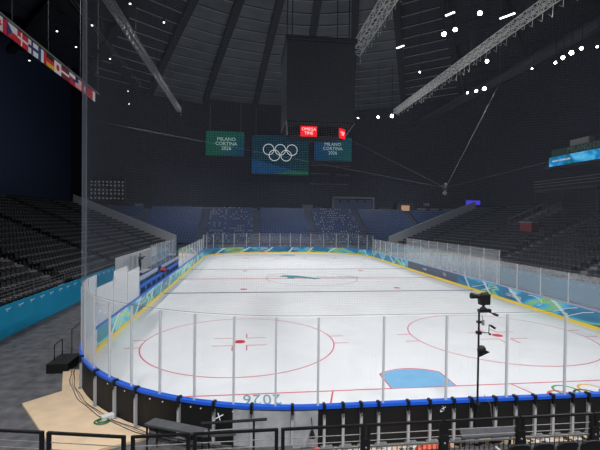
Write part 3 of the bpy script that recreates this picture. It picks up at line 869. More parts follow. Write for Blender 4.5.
# upper right balcony with ribbon board
struct(MB().box(32.6, 40, 20, 40.6, 12.9, 13.4).build('balcony_slab', M['wall_dark']))
struct(MB().box(36, 40, 20, 40.4, 13.4, 15.6).build('wall_balcony', mat('balcony_wall', (34, 70, 76), .8)))
t = thing('ribbon_screen', (32.4, 30.5, 13.2), 'glowing blue ribbon screen along the balcony front at upper right', 'screen')
MB().box(32.35, 32.5, 20, 38.9, 13.15, 14.3).build('display', M['led'], t)
MB().box(32.5, 32.6, 20, 39.0, 13.05, 14.35).build('casing', M['black'], t)
MB().path([(32.34, 29.2 + .8 * math.cos(R(a)), 13.85 + .35 * math.sin(R(a))) for a in range(20, 200, 15)], .06, 4).build('white_swirl', M['led_white'], t)
text('lettering', 'MILANO CORTINA 2026', .28, (32.34, 36.8, 13.75), (0, -1, 0), (0, 0, 1), M['led_white'], t, depth=.01)
t = thing('balcony_rail', (33, 30, 14.4), 'teal glass balustrade with pale lettering above the ribbon screen', 'railing')
MB().box(32.75, 32.8, 20, 39.0, 13.4, 15.3).build('panel', mat('balustrade', (48, 88, 84), .5), t)
text('lettering', 'MILANO CORTINA', .95, (32.7, 32.2, 14.85), (0, -1, 0), (0, 0, 1), mat('balus_print', (110, 140, 110), .6), t, depth=.02)
t = thing('projector_box', (33.4, 34.4, 15.4), 'pale grey box unit on the balcony rail above ribbon screen', 'box')
MB().box(33.0, 33.8, 33.3, 36.2, 15.32, 16.1).build('body', mat('grey_box', (150, 150, 150), .6), t, bevel=.03)
MB().box(33.1, 33.7, 33.6, 35.8, 15.28, 15.33).build('foot', M['black'], t)
t = thing('camera_platform', (33, 31, 9.2), 'beige railed platform at the top of the right stand rows', 'platform')
MB().box(31.0, 35, 20, 39.9, 9.9, 10.1).build('deck', mat('plat', (70, 68, 62), .8), t)
for z in (10.5, 10.85, 11.2):
    MB().tube((31.0, 20, z), (31.0, 39.9, z), .04, 4).build('bar', mat('plat_bar', (120, 116, 106), .7), t)
for k in range(9):
    MB().box(30.96, 31.04, 20 + 2.45 * k, 20.08 + 2.45 * k, 7.0, 11.2).build('post', mat('plat_post', (60, 58, 54), .7), t)

# ------------------------------------------------------------------ far end: hung screens
def hung_screen(x0, x1, z0, z1, m, label, y=80.0):
    t = thing('hanging_screen', ((x0 + x1) / 2, y, z0), label, 'screen', None)
    MB().box(x0, x1, y, y + .25, z0, z1).build('display', M[m], t)
    MB().box(x0 - .1, x1 + .1, y + .25, y + .45, z0 - .1, z1 + .1).build('casing', M['black'], t)
    for x in (x0 + .8, x1 - .8):
        MB().tube((x, y + .3, z1), (x, y + .3, roof_z(x, y + .3)), .05, 5).build('wire', M['cable'], t)
    return t
t = hung_screen(-15.6, -7.5, 19.4, 24.6, 'banner_a', 'dim green to blue hanging screen with white lettering, left of the rings')
text('lettering', 'MILANO\nCORTINA\n2026', 1.05, (-11.3, 79.97, 21.9), (1, 0, 0), (0, 0, 1), M['banner_text'], t, depth=.02)
t = hung_screen(-5.8, 6.6, 15.7, 24.1, 'banner_b', 'large dark teal hanging screen bearing five white interlocked rings')
mb = MB()
for k, (dx, dz) in enumerate(((-2.55, .6), (0, .6), (2.55, .6), (-1.28, -.65), (1.28, -.65))):
    c = Vector((.35 + dx, 79.96, 20.4 + dz)); 
    MB().path([c + Vector((1.16 * math.cos(2 * PI * i / 40), 0, 1.16 * math.sin(2 * PI * i / 40))) for i in range(41)], .08, 5).build('white_ring', M['rings_white'], t)
MB().quad([(-5.8, 79.985, 15.7), (6.6, 79.985, 15.7), (1.8, 79.985, 17.0), (-5.8, 79.985, 18.8)]).build('blue_band', emit('band_blue', (8, 66, 108), .6), t)
MB().quad([(-1.0, 79.98, 15.7), (6.6, 79.98, 15.7), (6.6, 79.98, 16.3), (3.2, 79.98, 16.5)]).build('green_band', emit('band_green', (24, 96, 70), .6), t)
t = hung_screen(7.9, 16.3, 19.0, 24.2, 'banner_c', 'dim blue to green hanging screen with white lettering, right of the rings')
text('lettering', 'MILANO\nCORTINA\n2026', 1.0, (12.0, 79.97, 21.6), (1, 0, 0), (0, 0, 1), M['banner_text'], t, depth=.02)
# hung metal bars under the right screen
for k, (z, x0, x1) in enumerate(((17.95, 7.3, 16.2), (16.1, 7.2, 11.5), (16.0, 13.0, 16.2), (13.9, 7.2, 16.0))):
    YB = 81 + .25 * k
    t = thing('rigging_bar', ((x0 + x1) / 2, YB, z), 'thin pale rigging bar below the right screen, %s from the top' % nth(k + 1), 'rigging bar', 'rigging bars')
    MB().tube((x0, YB, z), (x1, YB, z), .06, 5).build('bar', M['truss_dim'], t)
    for x in (x0 + .4, x1 - .4):
        MB().tube((x, YB, z), (x, YB, roof_z(x, YB)), .02, 4).build('wire', M['cable_black'], t)

# clutter along the top of the far stand
zt = far_z(FROW - 1) + .3
t = thing('truss_portal', (16.6, 79, zt), 'rectangular grey truss frame standing above the far seats', 'frame')
for x in (12.0, 21.2): MB().box(x - .16, x + .16, 78.84, 79.16, zt, 10.9).build('post', M['truss_dim'], t)
MB().box(11.9, 21.3, 78.84, 79.16, 10.6, 10.95).build('top_beam', M['truss_dim'], t)
for k in range(4):
    x = 13.6 + 1.9 * k
    MB().tube((x, 79, 10.6), (x, 79, 10.2), .03, 4).box(x - .2, x + .2, 78.85, 79.15, 9.8, 10.2).build('lamp', M['black_metal'], t)
MB().box(12.2, 21.0, 79.2, 79.3, zt, 10.4).build('dark_drape', M['wall_black'], t)
t = thing('commentary_booth', (28.5, 79, zt), 'small booth with warm orange lit window above the far seats', 'booth')
MB().box(26.6, 30.4, 78.9, 80.6, zt, zt + 2.0).build('body', mat('booth_brown', (70, 50, 40), .8), t)
MB().box(27.6, 29.5, 78.8, 78.9, zt + .3, zt + 1.5).build('lit_window', M['warm_glow'], t)
MB().box(26.5, 30.5, 78.75, 80.8, zt + 2.0, zt + 2.15).build('roof', M['black'], t)
for k, (x0, x1, h, c) in enumerate(((-30, -28.2, 1.0, 110), (-17, -13.5, .5, 95), (-8, -4.5, .35, 95), (-1.3, 2.4, .6, 80), (5.2, 7.6, 1.3, 85), (8.2, 9.6, .9, 70), (22.5, 25.2, .9, 70), (31.2, 33.6, .9, 110), (34.2, 36.6, .9, 105), (37.4, 41.4, .9, 100))):
    t = thing('press_table', ((x0 + x1) / 2, 79.4, zt), 'grey press table unit along the top of the far stand, %s from the left' % nth(k + 1), 'table', 'press tables')
    g = mat('press_grey', (c, c, c + 4), .7)
    MB().box(x0, x1, 79.0, 80.0, zt + h - .08, zt + h).build('tabletop', g, t)
    MB().box(x0 + .1, x1 - .1, 79.05, 79.1, zt + .05, zt + h - .08).build('front_panel', g, t)
    for x in (x0 + .1, x1 - .16): MB().box(x, x + .06, 79.1, 79.9, zt, zt + h - .08).build('leg', M['black_metal'], t)
t = thing('purple_monitor', (44.5, 79, zt), 'small glowing violet screen high at the right end of far stand', 'screen')
MB().box(43.0, 46.4, 78.8, 78.9, zt + 1.9, zt + 2.9).build('display', M['purple_glow'], t)
MB().box(42.9, 46.5, 78.9, 79.1, zt + 1.8, zt + 3.0).box(44.5, 44.8, 78.95, 79.1, zt, zt + 1.8).build('stand', M['black'], t)
struct(MB().box(44, 50, 78, 83, 5, zt).build('floor_deck', M['terrace']))
# far tv camera on a tall frame
t = thing('tripod_camera', (34.5, 78.4, zt), 'camera on a tall tripod standing before the far press tables', 'camera')
for a in range(3): MB().tube((34.5, 81.2, zt + 1.6), (34.5 + .6 * math.cos(a * 2.1), 81.2 + .4 * math.sin(a * 2.1), zt), .05, 5).build('leg', M['black_metal'], t)
MB().box(33.9, 35.1, 80.9, 81.5, zt + 1.6, zt + 2.2).build('body', M['truss_dim'], t)
# grid of pale dots on the upper left wall
t = thing('louvre_panel', (-36, 82.8, 9), 'panel of pale round dots in three bands on the far left wall', 'panel')
MB().box(-40.2, -32.8, 82.5, 82.9, 9.0, 14.3).build('backing', M['black'], t)
for row in range(3):
    mb = MB()
    for i in range(9):
        for j in range(2 if row < 2 else 1):
            x = -39.7 + .8 * i; z = 13.4 - 1.75 * row - .75 * j
            mb.box(x - .13, x + .13, 82.45, 82.5, z - .15, z + .15)
    mb.build('dot_band', M['dot_glow'], t)

# ------------------------------------------------------------------ scoreboard cube
t = thing('scoreboard_cube', (.1, 30.5, 15.3), 'huge dark video cube hanging over centre ice', 'scoreboard')
x0, x1, y0, y1, z0, z1 = -3.0, 3.4, 27.3, 33.7, 15.0, 22.5
MB().box(x0 + .05, x1 - .05, y0 + .05, y1 - .05, z0, z1).build('frame', M['matte_black'], t)
MB().box(x0, x1, y0, y0 + .05, z0 + .1, z1 - .1).build('front_display', M['screen_off'], t)
MB().box(x0, x0 + .05, y0 + .06, y1 - .06, z0 + .1, z1 - .1).build('side_display', M['screen_off'], t)
MB().box(x1 - .05, x1, y0 + .06, y1 - .06, z0 + .1, z1 - .1).build('side_display', M['screen_off'], t)
MB().box(x0, x1, y1 - .05, y1, z0 + .1, z1 - .1).build('rear_display', M['screen_off'], t)
MB().box(x0 - .15, x1 + .15, y0 - .15, y1 + .15, z1, z1 + .35).build('top_band', M['black_metal'], t)
oc = [(-2.7, 30.2), (-1.7, 29.2), (2.2, 29.2), (3.2, 30.2), (3.2, 31.4), (2.2, 32.4), (-1.7, 32.4), (-2.7, 31.4)]
MB().prism(oc, 14.2, 15.0).build('lower_ring', M['matte_black'], t)
MB().prism([(.25 + (x - .25) * 1.04, 30.8 + (y - 30.8) * 1.04) for x, y in oc], 14.13, 14.2).build('ring_lip', M['matte_black'], t)
for q in (x0, x1):
    MB().tube((q, y0, 15.0), (q * .9, 29.6, 14.2), .04, 5).build('stay', M['truss_dim'], t)
sg = MB().box(-1.45, .15, 29.08, 29.2, 14.02, 15.0).build('red_sign', M['red_sign'], t)
text('lettering', 'OMEGA\nTIME', .4, (-.65, 29.06, 14.51), (1, 0, 0), (0, 0, 1), M['sign_white'], sg, depth=.008)
a = Vector((2.25, 29.2, 0)); b = Vector((3.2, 30.15, 0)); d = (b - a).normalized(); nn = Vector((d.y, -d.x, 0)); c = (a + b) / 2 + nn * .06 + Vector((0, 0, 14.5))
sg = MB().obox(c, d, nn, (0, 0, 1), .5, .05, .48).build('red_sign', M['red_sign'], t)
text('lettering', 'OMEGA\nTIME', .22, c + nn * .06, d, (0, 0, 1), M['sign_white'], sg, depth=.008)
for x in (x0 + .5, x1 - .5):
    for y in (y0 + .5, y1 - .5): MB().tube((x, y, z1), (x, y, roof_z(x, y)), .05, 5).build('hoist_cable', M['cable_black'], t)

# ------------------------------------------------------------------ lighting trusses
def truss(x, y0, y1, z, w, m, label):
    t = thing('lighting_truss', (x, (y0 + y1) / 2, z), label, 'truss', 'lighting trusses')
    mb = MB()
    cs = [(x + a * w, z + b * w) for a, b in ((-.5, -.5), (.5, -.5), (.5, .5), (-.5, .5))]
    for cx, cz in cs: mb.tube((cx, y0, cz), (cx, y1, cz), .045, 5)
    mb.build('chord', m, t)
    mb = MB(); n = int((y1 - y0) / w); st = (y1 - y0) / n
    for i in range(n):
        a, b = y0 + st * i, y0 + st * (i + 1)
        for k in range(4):
            p, q = cs[k], cs[(k + 1) % 4]
            if i % 2: p, q = q, p
            mb.tube((p[0], a, p[1]), (q[0], b, q[1]), .03, 4, caps=False)
            mb.tube((p[0], a, p[1]), (q[0], a, q[1]), .025, 4, caps=False)
    mb.build('lacing', m, t)
    mb = MB(); y = y0 + 2
    while y < y1:
        mb.tube((x, y, z + w / 2), (x, y, roof_z(x, y)), .02, 4); y += 8
    mb.build('rigging_wire', M['cable_black'], t)
    mb = MB(); y = y0 + 1.0
    while y < y1:
        l = random.uniform(.3, .9)
        mb.path([(x + w * .5, y, z - w * .4), (x + w * .5, y + .1, z - w * .5 - l), (x + w * .55, y + .5, z - w * .5 - l * .5)], .018, 3); y += random.uniform(.5, 1.3)
    mb.build('hanging_cables', m, t)
    return t
truss(-16.5, 2, 51.5, 21.6, .5, M['truss_dim'], 'grey lattice truss running lengthwise over the left boards')
truss(15.3, 2, 49.5, 22.2, .6, M['truss'], 'bright lattice truss running lengthwise over the right boards')
truss(4.3, 6, 30.9, 23.2, .9, M['truss'], 'lattice truss ending above the scoreboard cube')

# floodlights (housing + glowing lens)
def flood(p, r, label, group, m='lamp'):
    p = Vector(p); aim = (Vector((0, 14, 2)) - p).normalized()
    t = thing('floodlight', p, label, 'lamp', group)
    r *= .62
    MB().tube(p - aim * .35, p, r * .7, 10, r * 1.1).build('housing', M['black_metal'], t)
    MB().tube(p + aim * .005, p + aim * .05, r, 14).build('lens', M[m], t)
    MB().tube(p - aim * .2, (p.x, p.y, roof_z(p.x, p.y) + .06), .04, 5).build('bracket', M['black_metal'], t)
FL = [(12.16, 27.47, .34, 'bright floodlight nearest the roof centre, left of a matching pair'), (12.75, 26.4, .3, 'bright floodlight right beside the one nearest roof centre'), (13.32, 23.16, .3, 'bright floodlight close to the top edge, above the pair'),
      (20.06, 33.19, .3, 'single bright floodlight just under the right truss'), (24.0, 44.5, .2, 'smallest lamp of the row of three under the right truss'), (24.73, 43.5, .3, 'middle lamp of the row of three under the right truss'), (25.3, 42.4, .36, 'largest lamp of the row of three under the right truss'),
      (27.9, 32.5, .2, 'first lamp of the bright row at far upper right'), (27.6, 31.0, .28, 'second lamp of the bright row at far upper right'), (27.52, 29.7, .36, 'largest lamp of the bright row at far upper right'), (27.63, 28.5, .24, 'fourth lamp of the bright row at far upper right'), (28.9, 27.9, .16, 'last lamp of the bright row at far upper right'),
      (16.0, 60.0, .3, 'left lamp of the pair beyond the end of the right truss'), (18.1, 58.9, .42, 'right lamp of the pair beyond the end of the right truss'), (12.72, 61.3, .18, 'small lamp left of the pair beyond the right truss'),
      (26.6, 34.6, .14, 'small lamp left of the bright row at far upper right'), (14.1, 37.7, .12, 'small lamp between the roof pair and the right truss')]
for x, y, r, lab in FL: flood((x, y, 24.0), r, lab, 'roof floodlights')
def strip(p, d, l, label):
    p = Vector(p); d = Vector(d).normalized()
    t = thing('strip_light', p, label, 'lamp', 'strip lights')
    sd = d.cross(Vector((0, 0, 1))).normalized()
    MB().obox(p + Vector((0, 0, .1)), d, sd, (0, 0, 1), l / 2 + .05, .14, .08).build('housing', M['black_metal'], t)
    MB().obox(p, d, sd, (0, 0, 1), l / 2, .1, .03).build('tube', M['lamp_small'], t)
    MB().tube(p + Vector((0, 0, .1)), (p.x, p.y, roof_z(p.x, p.y)), .02, 4).build('wire', M['cable_black'], t)
strip((15.95, 23.3, 24), (.6, -1, 0), 1.3, 'slim strip light above the right truss near the top')
strip((9.1, 31.0, 24), (.6, -1, 0), .9, 'slim strip light right of the middle truss')
strip((12.0, 26.0, 25.2), (.6, -1, 0), .9, 'slim strip light next to the floodlight pair')
for k, (x, y) in enumerate(((-29.85, 43.58), (-24.97, 41.29), (-29.47, 48.24), (-38.3, 54.4), (-26.3, 51.89), (-16.33, 39.26), (-19.06, 35.43), (-28.17, 67.55), (-30.42, 76.39), (-20.56, 76.97))):
    p = Vector((x, y, 28.6))
    t = thing('downlight', p, 'tiny white downlight in the dark roof above left stand, number %s' % nth(k + 1), 'lamp', 'roof downlights')
    MB().tube(p + Vector((0, 0, .02)), p + Vector((0, 0, .5)), .15, 8).build('housing', M['black_metal'], t)
    MB().tube(p - Vector((0, 0, .03)), p + Vector((0, 0, .02)), .11, 10).build('lens', M['lamp_small'], t)
    MB().tube(p + Vector((0, 0, .5)), (p.x, p.y, roof_z(p.x, p.y)), .03, 4).build('wire', M['cable_black'], t)
t = thing('catwalk', (-27, 40, 30), 'dark steel catwalk hanging in the roof over the left stand', 'catwalk')
MB().box(-27.6, -26.4, 5, 70, 29.6, 29.7).build('deck', M['beam'], t)
for x in (-27.6, -26.4):
    for z in (30.2, 30.7): MB().tube((x, 5, z), (x, 70, z), .05, 4).build('handrail', M['truss_dim'], t)
mb = MB()
for k in range(14):
    for x in (-27.6, -26.4): mb.tube((x, 5 + 5 * k, 29.7), (x, 5 + 5 * k, roof_z(x, 5 + 5 * k)), .04, 4)
mb.build('hanger', M['beam'], t)
t = thing('roof_duct', (23, 40, 28), 'dark round ventilation duct running lengthwise over the right stand', 'duct')
MB().tube((31, 0, 27.5), (31, 80, 27.5), .7, 12).build('body', mat('duct_grey', (60, 62, 70), .6), t)
for k in range(10): MB().tube((31, 4 + 8 * k, 28.0), (31, 4 + 8 * k, roof_z(31, 4 + 8 * k)), .03, 4).build('hanger', M['cable_black'], t)

# ------------------------------------------------------------------ flags
FX, FZ0, FZ1 = -16.4, 13.53, 14.12
flag_rail = tag(MB().tube((FX, 2.0, FZ1 + .12), (FX, 18.6, FZ1 + .12), .05, 6).build('flag_pole', M['truss_dim']), 'thin horizontal bar carrying the row of national flags', 'pole')
mb = MB()
for y in (4.5, 8.3, 11.5, 15.5, 18.4): mb.tube((FX, y, FZ1 + .12), (FX, y, roof_z(FX, y)), .012, 4)
mb.build('wire', M['cable'], flag_rail)
FC = {k: mat('flag_' + k, c, .7) for k, c in dict(red=(214, 30, 48), white=(238, 238, 238), blue=(30, 60, 130), navy=(28, 44, 110), black=(24, 24, 24), gold=(245, 190, 30), maroon=(128, 28, 48)).items()}
def flag(k, y0, w, name, shapes, label):
    y1 = y0 + w
    t = thing('national_flag', (FX, (y0 + y1) / 2, FZ0), label, 'flag', 'national flags')
    mats = []; mb = MB()
    for (c, poly) in shapes:
        if c not in mats: mats.append(c)
        lay = .004 * (len(mb.f) // 1 + 1) if len(mb.f) else .004
        b = len(mb.v)
        pts = [(y0 + u * w, FZ0 + v * (FZ1 - FZ0)) for u, v in poly]
        lay = .02 + .004 * shapes.index((c, poly))
        n = len(pts)
        mb.v += [(FX - lay, y, z) for y, z in pts] + [(FX + lay, y, z) for y, z in pts]
        mi = mats.index(c)
        mb.f.append(tuple(b + i for i in range(n))); mb.m.append(mi)
        mb.f.append(tuple(b + n + i for i in reversed(range(n)))); mb.m.append(mi)
        for i in range(n):
            j = (i + 1) % n; mb.f.append((b + i, b + n + i, b + n + j, b + j)); mb.m.append(mi)
    mb.build('cloth', [FC[c] for c in mats], t)
    MB().tube((FX, y0 + .05, FZ1 - .02), (FX, y0 + .05, FZ1 + .12), .015, 4).build('tie', M['cable'], t)
    MB().tube((FX, y1 - .05, FZ1 - .02), (FX, y1 - .05, FZ1 + .12), .015, 4).build('tie', M['cable'], t)
rect = lambda a, b, c, d: [(a, b), (c, b), (c, d), (a, d)]
full = rect(0, 0, 1, 1)
disc = lambda r, cx=.5, cy=.5, k=1.0: [(cx + r * k * math.cos(2 * PI * i / 16), cy + r * math.sin(2 * PI * i / 16)) for i in range(16)]
leaf = [(.5, .85), (.55, .68), (.64, .72), (.62, .5), (.7, .55), (.66, .35), (.53, .32), (.52, .15), (.48, .15), (.47, .32), (.34, .35), (.3, .55), (.38, .5), (.36, .72), (.45, .68)]
leaf = list(reversed(leaf))
FLAGS = [('canada', [('red', full), ('white', rect(.25, 0, .75, 1)), ('red', leaf)], 'red and white flag with a red leaf, first in the flag row'),
         ('czech', [('white', full), ('red', rect(0, 0, 1, .5)), ('blue', [(0, 0), (.5, .5), (0, 1)])], 'white and red flag with a blue triangle in the flag row'),
         ('denmark', [('red', full), ('white', rect(.3, 0, .42, 1)), ('white', rect(0, .42, 1, .58))], 'red flag with a white cross in the flag row'),
         ('finland', [('white', full), ('navy', rect(.28, 0, .46, 1)), ('navy', rect(0, .38, 1, .62))], 'white flag with a dark blue cross in the flag row'),
         ('france', [('white', full), ('blue', rect(0, 0, .33, 1)), ('red', rect(.67, 0, 1, 1))], 'blue white and red vertical striped flag in the flag row'),
         ('germany', [('red', full), ('black', rect(0, .67, 1, 1)), ('gold', rect(0, 0, 1, .33))], 'black red and gold striped flag in the flag row'),
         ('japan', [('white', full), ('red', disc(.28, k=.8))], 'white flag with a red disc in the flag row'),
         ('latvia', [('maroon', full), ('white', rect(0, .4, 1, .6))], 'dark red flag with a thin white band in the flag row'),
         ('slovakia', [('blue', full), ('white', rect(0, .67, 1, 1)), ('red', rect(0, 0, 1, .33)), ('red', disc(.2, .3, .5))], 'white blue and red striped flag with a red shield in the flag row'),
         ('usa', [('red', full)] + [('white', rect(0, .08 + .154 * i, 1, .15 + .154 * i)) for i in range(6)] + [('navy', rect(0, .46, .42, 1))], 'red and white striped flag with blue corner in the flag row'),
         ('swiss', [('red', full), ('white', rect(.42, .2, .58, .8)), ('white', rect(.3, .4, .7, .6))], 'red flag with a white plus in the flag row'),
         ('last', [('white', full), ('red', rect(0, 0, .62, 1))], 'red and white flag closing the far end of the flag row')]
FY = [6.7, 7.88, 8.67, 9.57, 10.47, 11.26, 12.11, 12.92, 13.91, 14.73, 15.59, 16.68, 17.87]
for k, (nm, sh, lab) in enumerate(FLAGS):
    flag(k, FY[k], FY[k + 1] - FY[k] - .02, nm, sh, lab)

# ------------------------------------------------------------------ cable camera over the ice
pc = Vector((8.9, 20, 8.6))
t = thing('cable_camera', pc, 'small suspended camera hanging from thin cables above the ice', 'camera')
MB().ball(pc + Vector((0, 0, .25)), .12, .12, .12, 10, 6).build('top_pulley', M['truss_dim'], t)
MB().tube(pc + Vector((0, 0, .2)), pc + Vector((0, 0, -.25)), .04, 6).build('stem', M['truss_dim'], t)
MB().box(pc.x - .16, pc.x + .16, pc.y - .12, pc.y + .12, pc.z - .15, pc.z - .02).build('yoke', M['black_metal'], t)
MB().ball(pc + Vector((-.05, 0, -.42)), .15, .15, .15, 12, 8).build('camera_head', M['truss_dim'], t)
MB().tube(pc + Vector((-.1, -.05, -.45)), pc + Vector((-.32, -.18, -.52)), .06, 8).build('lens', M['black_metal'], t)
for k, q in enumerate(((-8.0, 55, 26.9), (-43.9, 71.4, 25.3), (21.5, 33, 21.5), (33, 18, 15))):
    c = tag(MB().path([pc, q] + ([(q[0], q[1], roof_z(q[0], q[1]))] if k != 1 else []), .010 if k != 3 else .007, 4).build('support_cable', M['cable']), ['long thin cable rising from cable camera to the roof past scoreboard', 'lower thin cable running left from the cable camera', 'steep thin cable rising right from the cable camera', 'faint thin cable running right from the cable camera'][k], 'cable', 'cable camera lines')

# ------------------------------------------------------------------ camera on a pole behind the near boards
t = thing('pole_camera', (-.1, -.3, 0), 'black broadcast camera on a tall pole clamped behind the near boards', 'camera')
MB().tube((-.1, -.3, 0), (-.1, -.3, 3.62), .027, 10).build('pole', M['black_metal'], t)
MB().box(-.16, -.04, -.36, -.24, 2.98, 3.06).box(-.15, -.05, -.35, -.25, 3.28, 3.34).box(-.16, -.04, -.36, -.15, 1.0, 1.08).build('collar', M['black'], t)
mb = MB().box(-.12, .22, -.36, -.24, 3.58, 3.66); mb.tube((.02, -.3, 3.62), (.02, -.3, 3.82), .035, 8); mb.ball((.02, -.3, 3.66), .10, .08, .07)
h = mb.build('pan_head', M['black_metal'], t)
MB().tube((.1, -.3, 3.62), (.36, -.34, 3.50), .018, 6).tube((.30, -.33, 3.53), (.42, -.35, 3.49), .035, 8).build('pan_handle', M['black'], h)
mb = MB().hexa([(-.10, -.38, 3.78), (.18, -.38, 3.78), (.18, -.22, 3.78), (-.10, -.22, 3.78), (-.12, -.39, 4.06), (.18, -.39, 4.08), (.18, -.21, 4.08), (-.12, -.21, 4.06)])
b = mb.build('body', M['black'], t, bevel=.015)
MB().tube((-.1, -.3, 4.0), (-.24, -.3, 4.02), .065, 12).tube((-.24, -.3, 4.02), (-.34, -.3, 4.03), .075, 12, .085).build('lens', M['black_metal'], b)
MB().tube((-.05, -.3, 4.10), (.15, -.3, 4.11), .014, 6).tube((-.05, -.3, 4.10), (-.05, -.3, 4.06), .012, 6).tube((.15, -.3, 4.11), (.15, -.3, 4.07), .012, 6).build('carry_handle', M['black'], b)
mb = MB().tube((-.1, -.3, 3.02), (.17, -.34, 3.02), .012, 6).tube((.17, -.34, 2.98), (.17, -.34, 3.24), .012, 6).tube((.17, -.34, 3.24), (.24, -.36, 3.2), .014, 6)
a = mb.build('accessory_arm', M['black_metal'], t)
MB().obox((.27, -.36, 3.18), (.8, 0, -.5), (0, 1, 0), (.5, 0, .8), .075, .03, .03).build('handset', M['black'], a)
MB().ball((.2, -.34, 2.98), .035, .035, .03).build('knob', M['black'], a)
mb = MB().ball((-.02, -.32, 2.55), .13, .09, .13, 10, 6); mb.hexa([(-.12, -.36, 2.36), (.02, -.36, 2.42), (.02, -.28, 2.42), (-.12, -.28, 2.36), (-.1, -.38, 2.62), (.19, -.38, 2.50), (.19, -.27, 2.50), (-.1, -.27, 2.62)])
mb.build('cloth_bag', M['black'], t)
MB().path([(-.02, -.3, 3.5), (0, -.31, 3.42), (.01, -.31, 3.34)], .01, 4).box(-.015, .045, -.33, -.28, 3.22, 3.36).build('hanging_transmitter', M['galv'], t)
MB().path([(.1, -.28, 1.5 - .2), (.32, -.24, 1.0), (.36, -.24, .7), (.42, -.26, .35), (.5, -.3, .05)], .008, 4).build('trailing_wire', M['galv'], t)

# ------------------------------------------------------------------ guard rails in front of the near stand
RY = -2.5
def guard(p0, p1, label, posts=True):
    p0, p1 = Vector((p0[0], p0[1], .75)), Vector((p1[0], p1[1], .75)); d = (p1 - p0); ln = d.length; d.normalize(); n = d.cross(Vector((0, 0, 1)))
    t = thing('guard_rail', (p0 + p1) / 2, label, 'railing', 'black guard rail panels')
    U = Vector((0, 0, 1))
    MB().obox((p0 + p1) / 2 + U * 1.02, d, n, U, ln / 2, .028, .022).build('top_bar', M['black_metal'], t)
    for h in (.83, .69):
        MB().tube(p0 + U * h, p1 + U * h, .009, 6).build('wire_bar', M['galv'], t)
    MB().obox((p0 + p1) / 2 + U * .56, d, n, U, ln / 2, .015, .016).build('middle_bar', M['truss_dim'] if p1.x > -4 else M['black_metal'], t)
    MB().obox((p0 + p1) / 2 + U * .06, d, n, U, ln / 2, .015, .016).build('lower_bar', M['black_metal'], t)
    for q, sgn in ((p0, 1), (p1, -1)):
        MB().obox(q + d * .035 * sgn + U * .51, d, n, U, .035, .03, .51).build('post', M['black_metal'], t)
    c = (p0 + p1) / 2
    k = int(ln / .11); pr = None
    for i in range(1, k):
        if pr is None:
            pr = MB().box(-.007, .007, -.007, .007, .06, .56).build('picket', M['black_metal'], t); pr.matrix_parent_inverse = Matrix(); q = pr
        else:
            q = pr.copy(); COL.objects.link(q); q.parent = t
        q.location = p0 + d * (ln * i / k) - c
gx = [-8.60, -7.42, -5.67, -3.88, -2.16, -.40, 1.38, 3.1]
for i in range(7):
    guard((gx[i] + .03, RY), (gx[i + 1] - .03, RY), 'black guard rail panel along the front of the near stand, %s from the corner' % nth(i + 1))
guard((-10.25, -2.17), (-8.68, -2.49), 'black guard rail panel angled at the left, next to the corner')
guard((-12.0, -1.83), (-10.33, -2.15), 'black guard rail panel angled at the left, farthest from the corner')
# black locking boxes on the joints
for k, x in enumerate((-2.16, -.40, 1.38, -3.88)):
    t = tag(MB().box(x - .09, x + .09, RY - .07, RY - .031, 1.12, 1.5).build('joint_plate', M['black']), 'black joint cover strapped over the guard rail posts, %s from the right end' % nth([2, 1, 0, 3][k] + 1), 'joint cover', 'joint covers')
    MB().ball((x, RY - .07, 1.33), .025, .02, .025, 8, 5).build('latch', M['galv'], t)

# ------------------------------------------------------------------ strip of floor between rail and boards
ply = thing('plywood_floor', (-11.5, 3, 0), 'pale plywood walkway panels laid round the near left boards', 'floor panel')
poly = [(-13.45, 3.25), (-11.82, 1.24), (-10.71, .33), (-10.2, .05), (-9.0, .75), (-9.6, 1.45)]
out = []
for a in range(46, 8, -3):
    t_ = R(180 + a); out.append((-CX + (RC + .16) * math.cos(t_), CY0 + (RC + .16) * math.sin(t_)))
pl = [(-10.9, -.1), (-9.0, .75)] + [(-CX + (RC + .14) * math.cos(R(180 + a)), CY0 + (RC + .14) * math.sin(R(180 + a))) for a in range(58, 13, -3)] + [(-13.51, 6.34), (-12.57 - .05, 4.12), (-13.45, 3.25)]
MB().prism(pl, .002, .075).build('panel', M['plywood'], ply)
strip_pl = [(-1.6, -.75), (5.5, -.75), (5.5, -.2), (-4.2, -.2), (-4.2, -.6)]
o = tag(MB().prism(strip_pl, .002, .04).build('floor_board', M['plywood']), 'dusty plywood strip on the floor behind the near right boards', 'floor panel')
deb = MB()
for i in range(150):
    x = random.uniform(-4.2, 5.4); y = random.uniform(-.72, -.32); s = random.uniform(.015, .06)
    deb.obox((x, y, .04 + s * .3), (math.cos(i), math.sin(i), 0), (-math.sin(i), math.cos(i), 0), (0, 0, 1), s * 1.6, s, s * .3, i % 3)
tag(deb.build('floor_litter', [M['white_plastic'], M['black'], M['deck_grey']]), 'scraps and clips littering the plywood behind the boards', 'litter', kind='stuff')
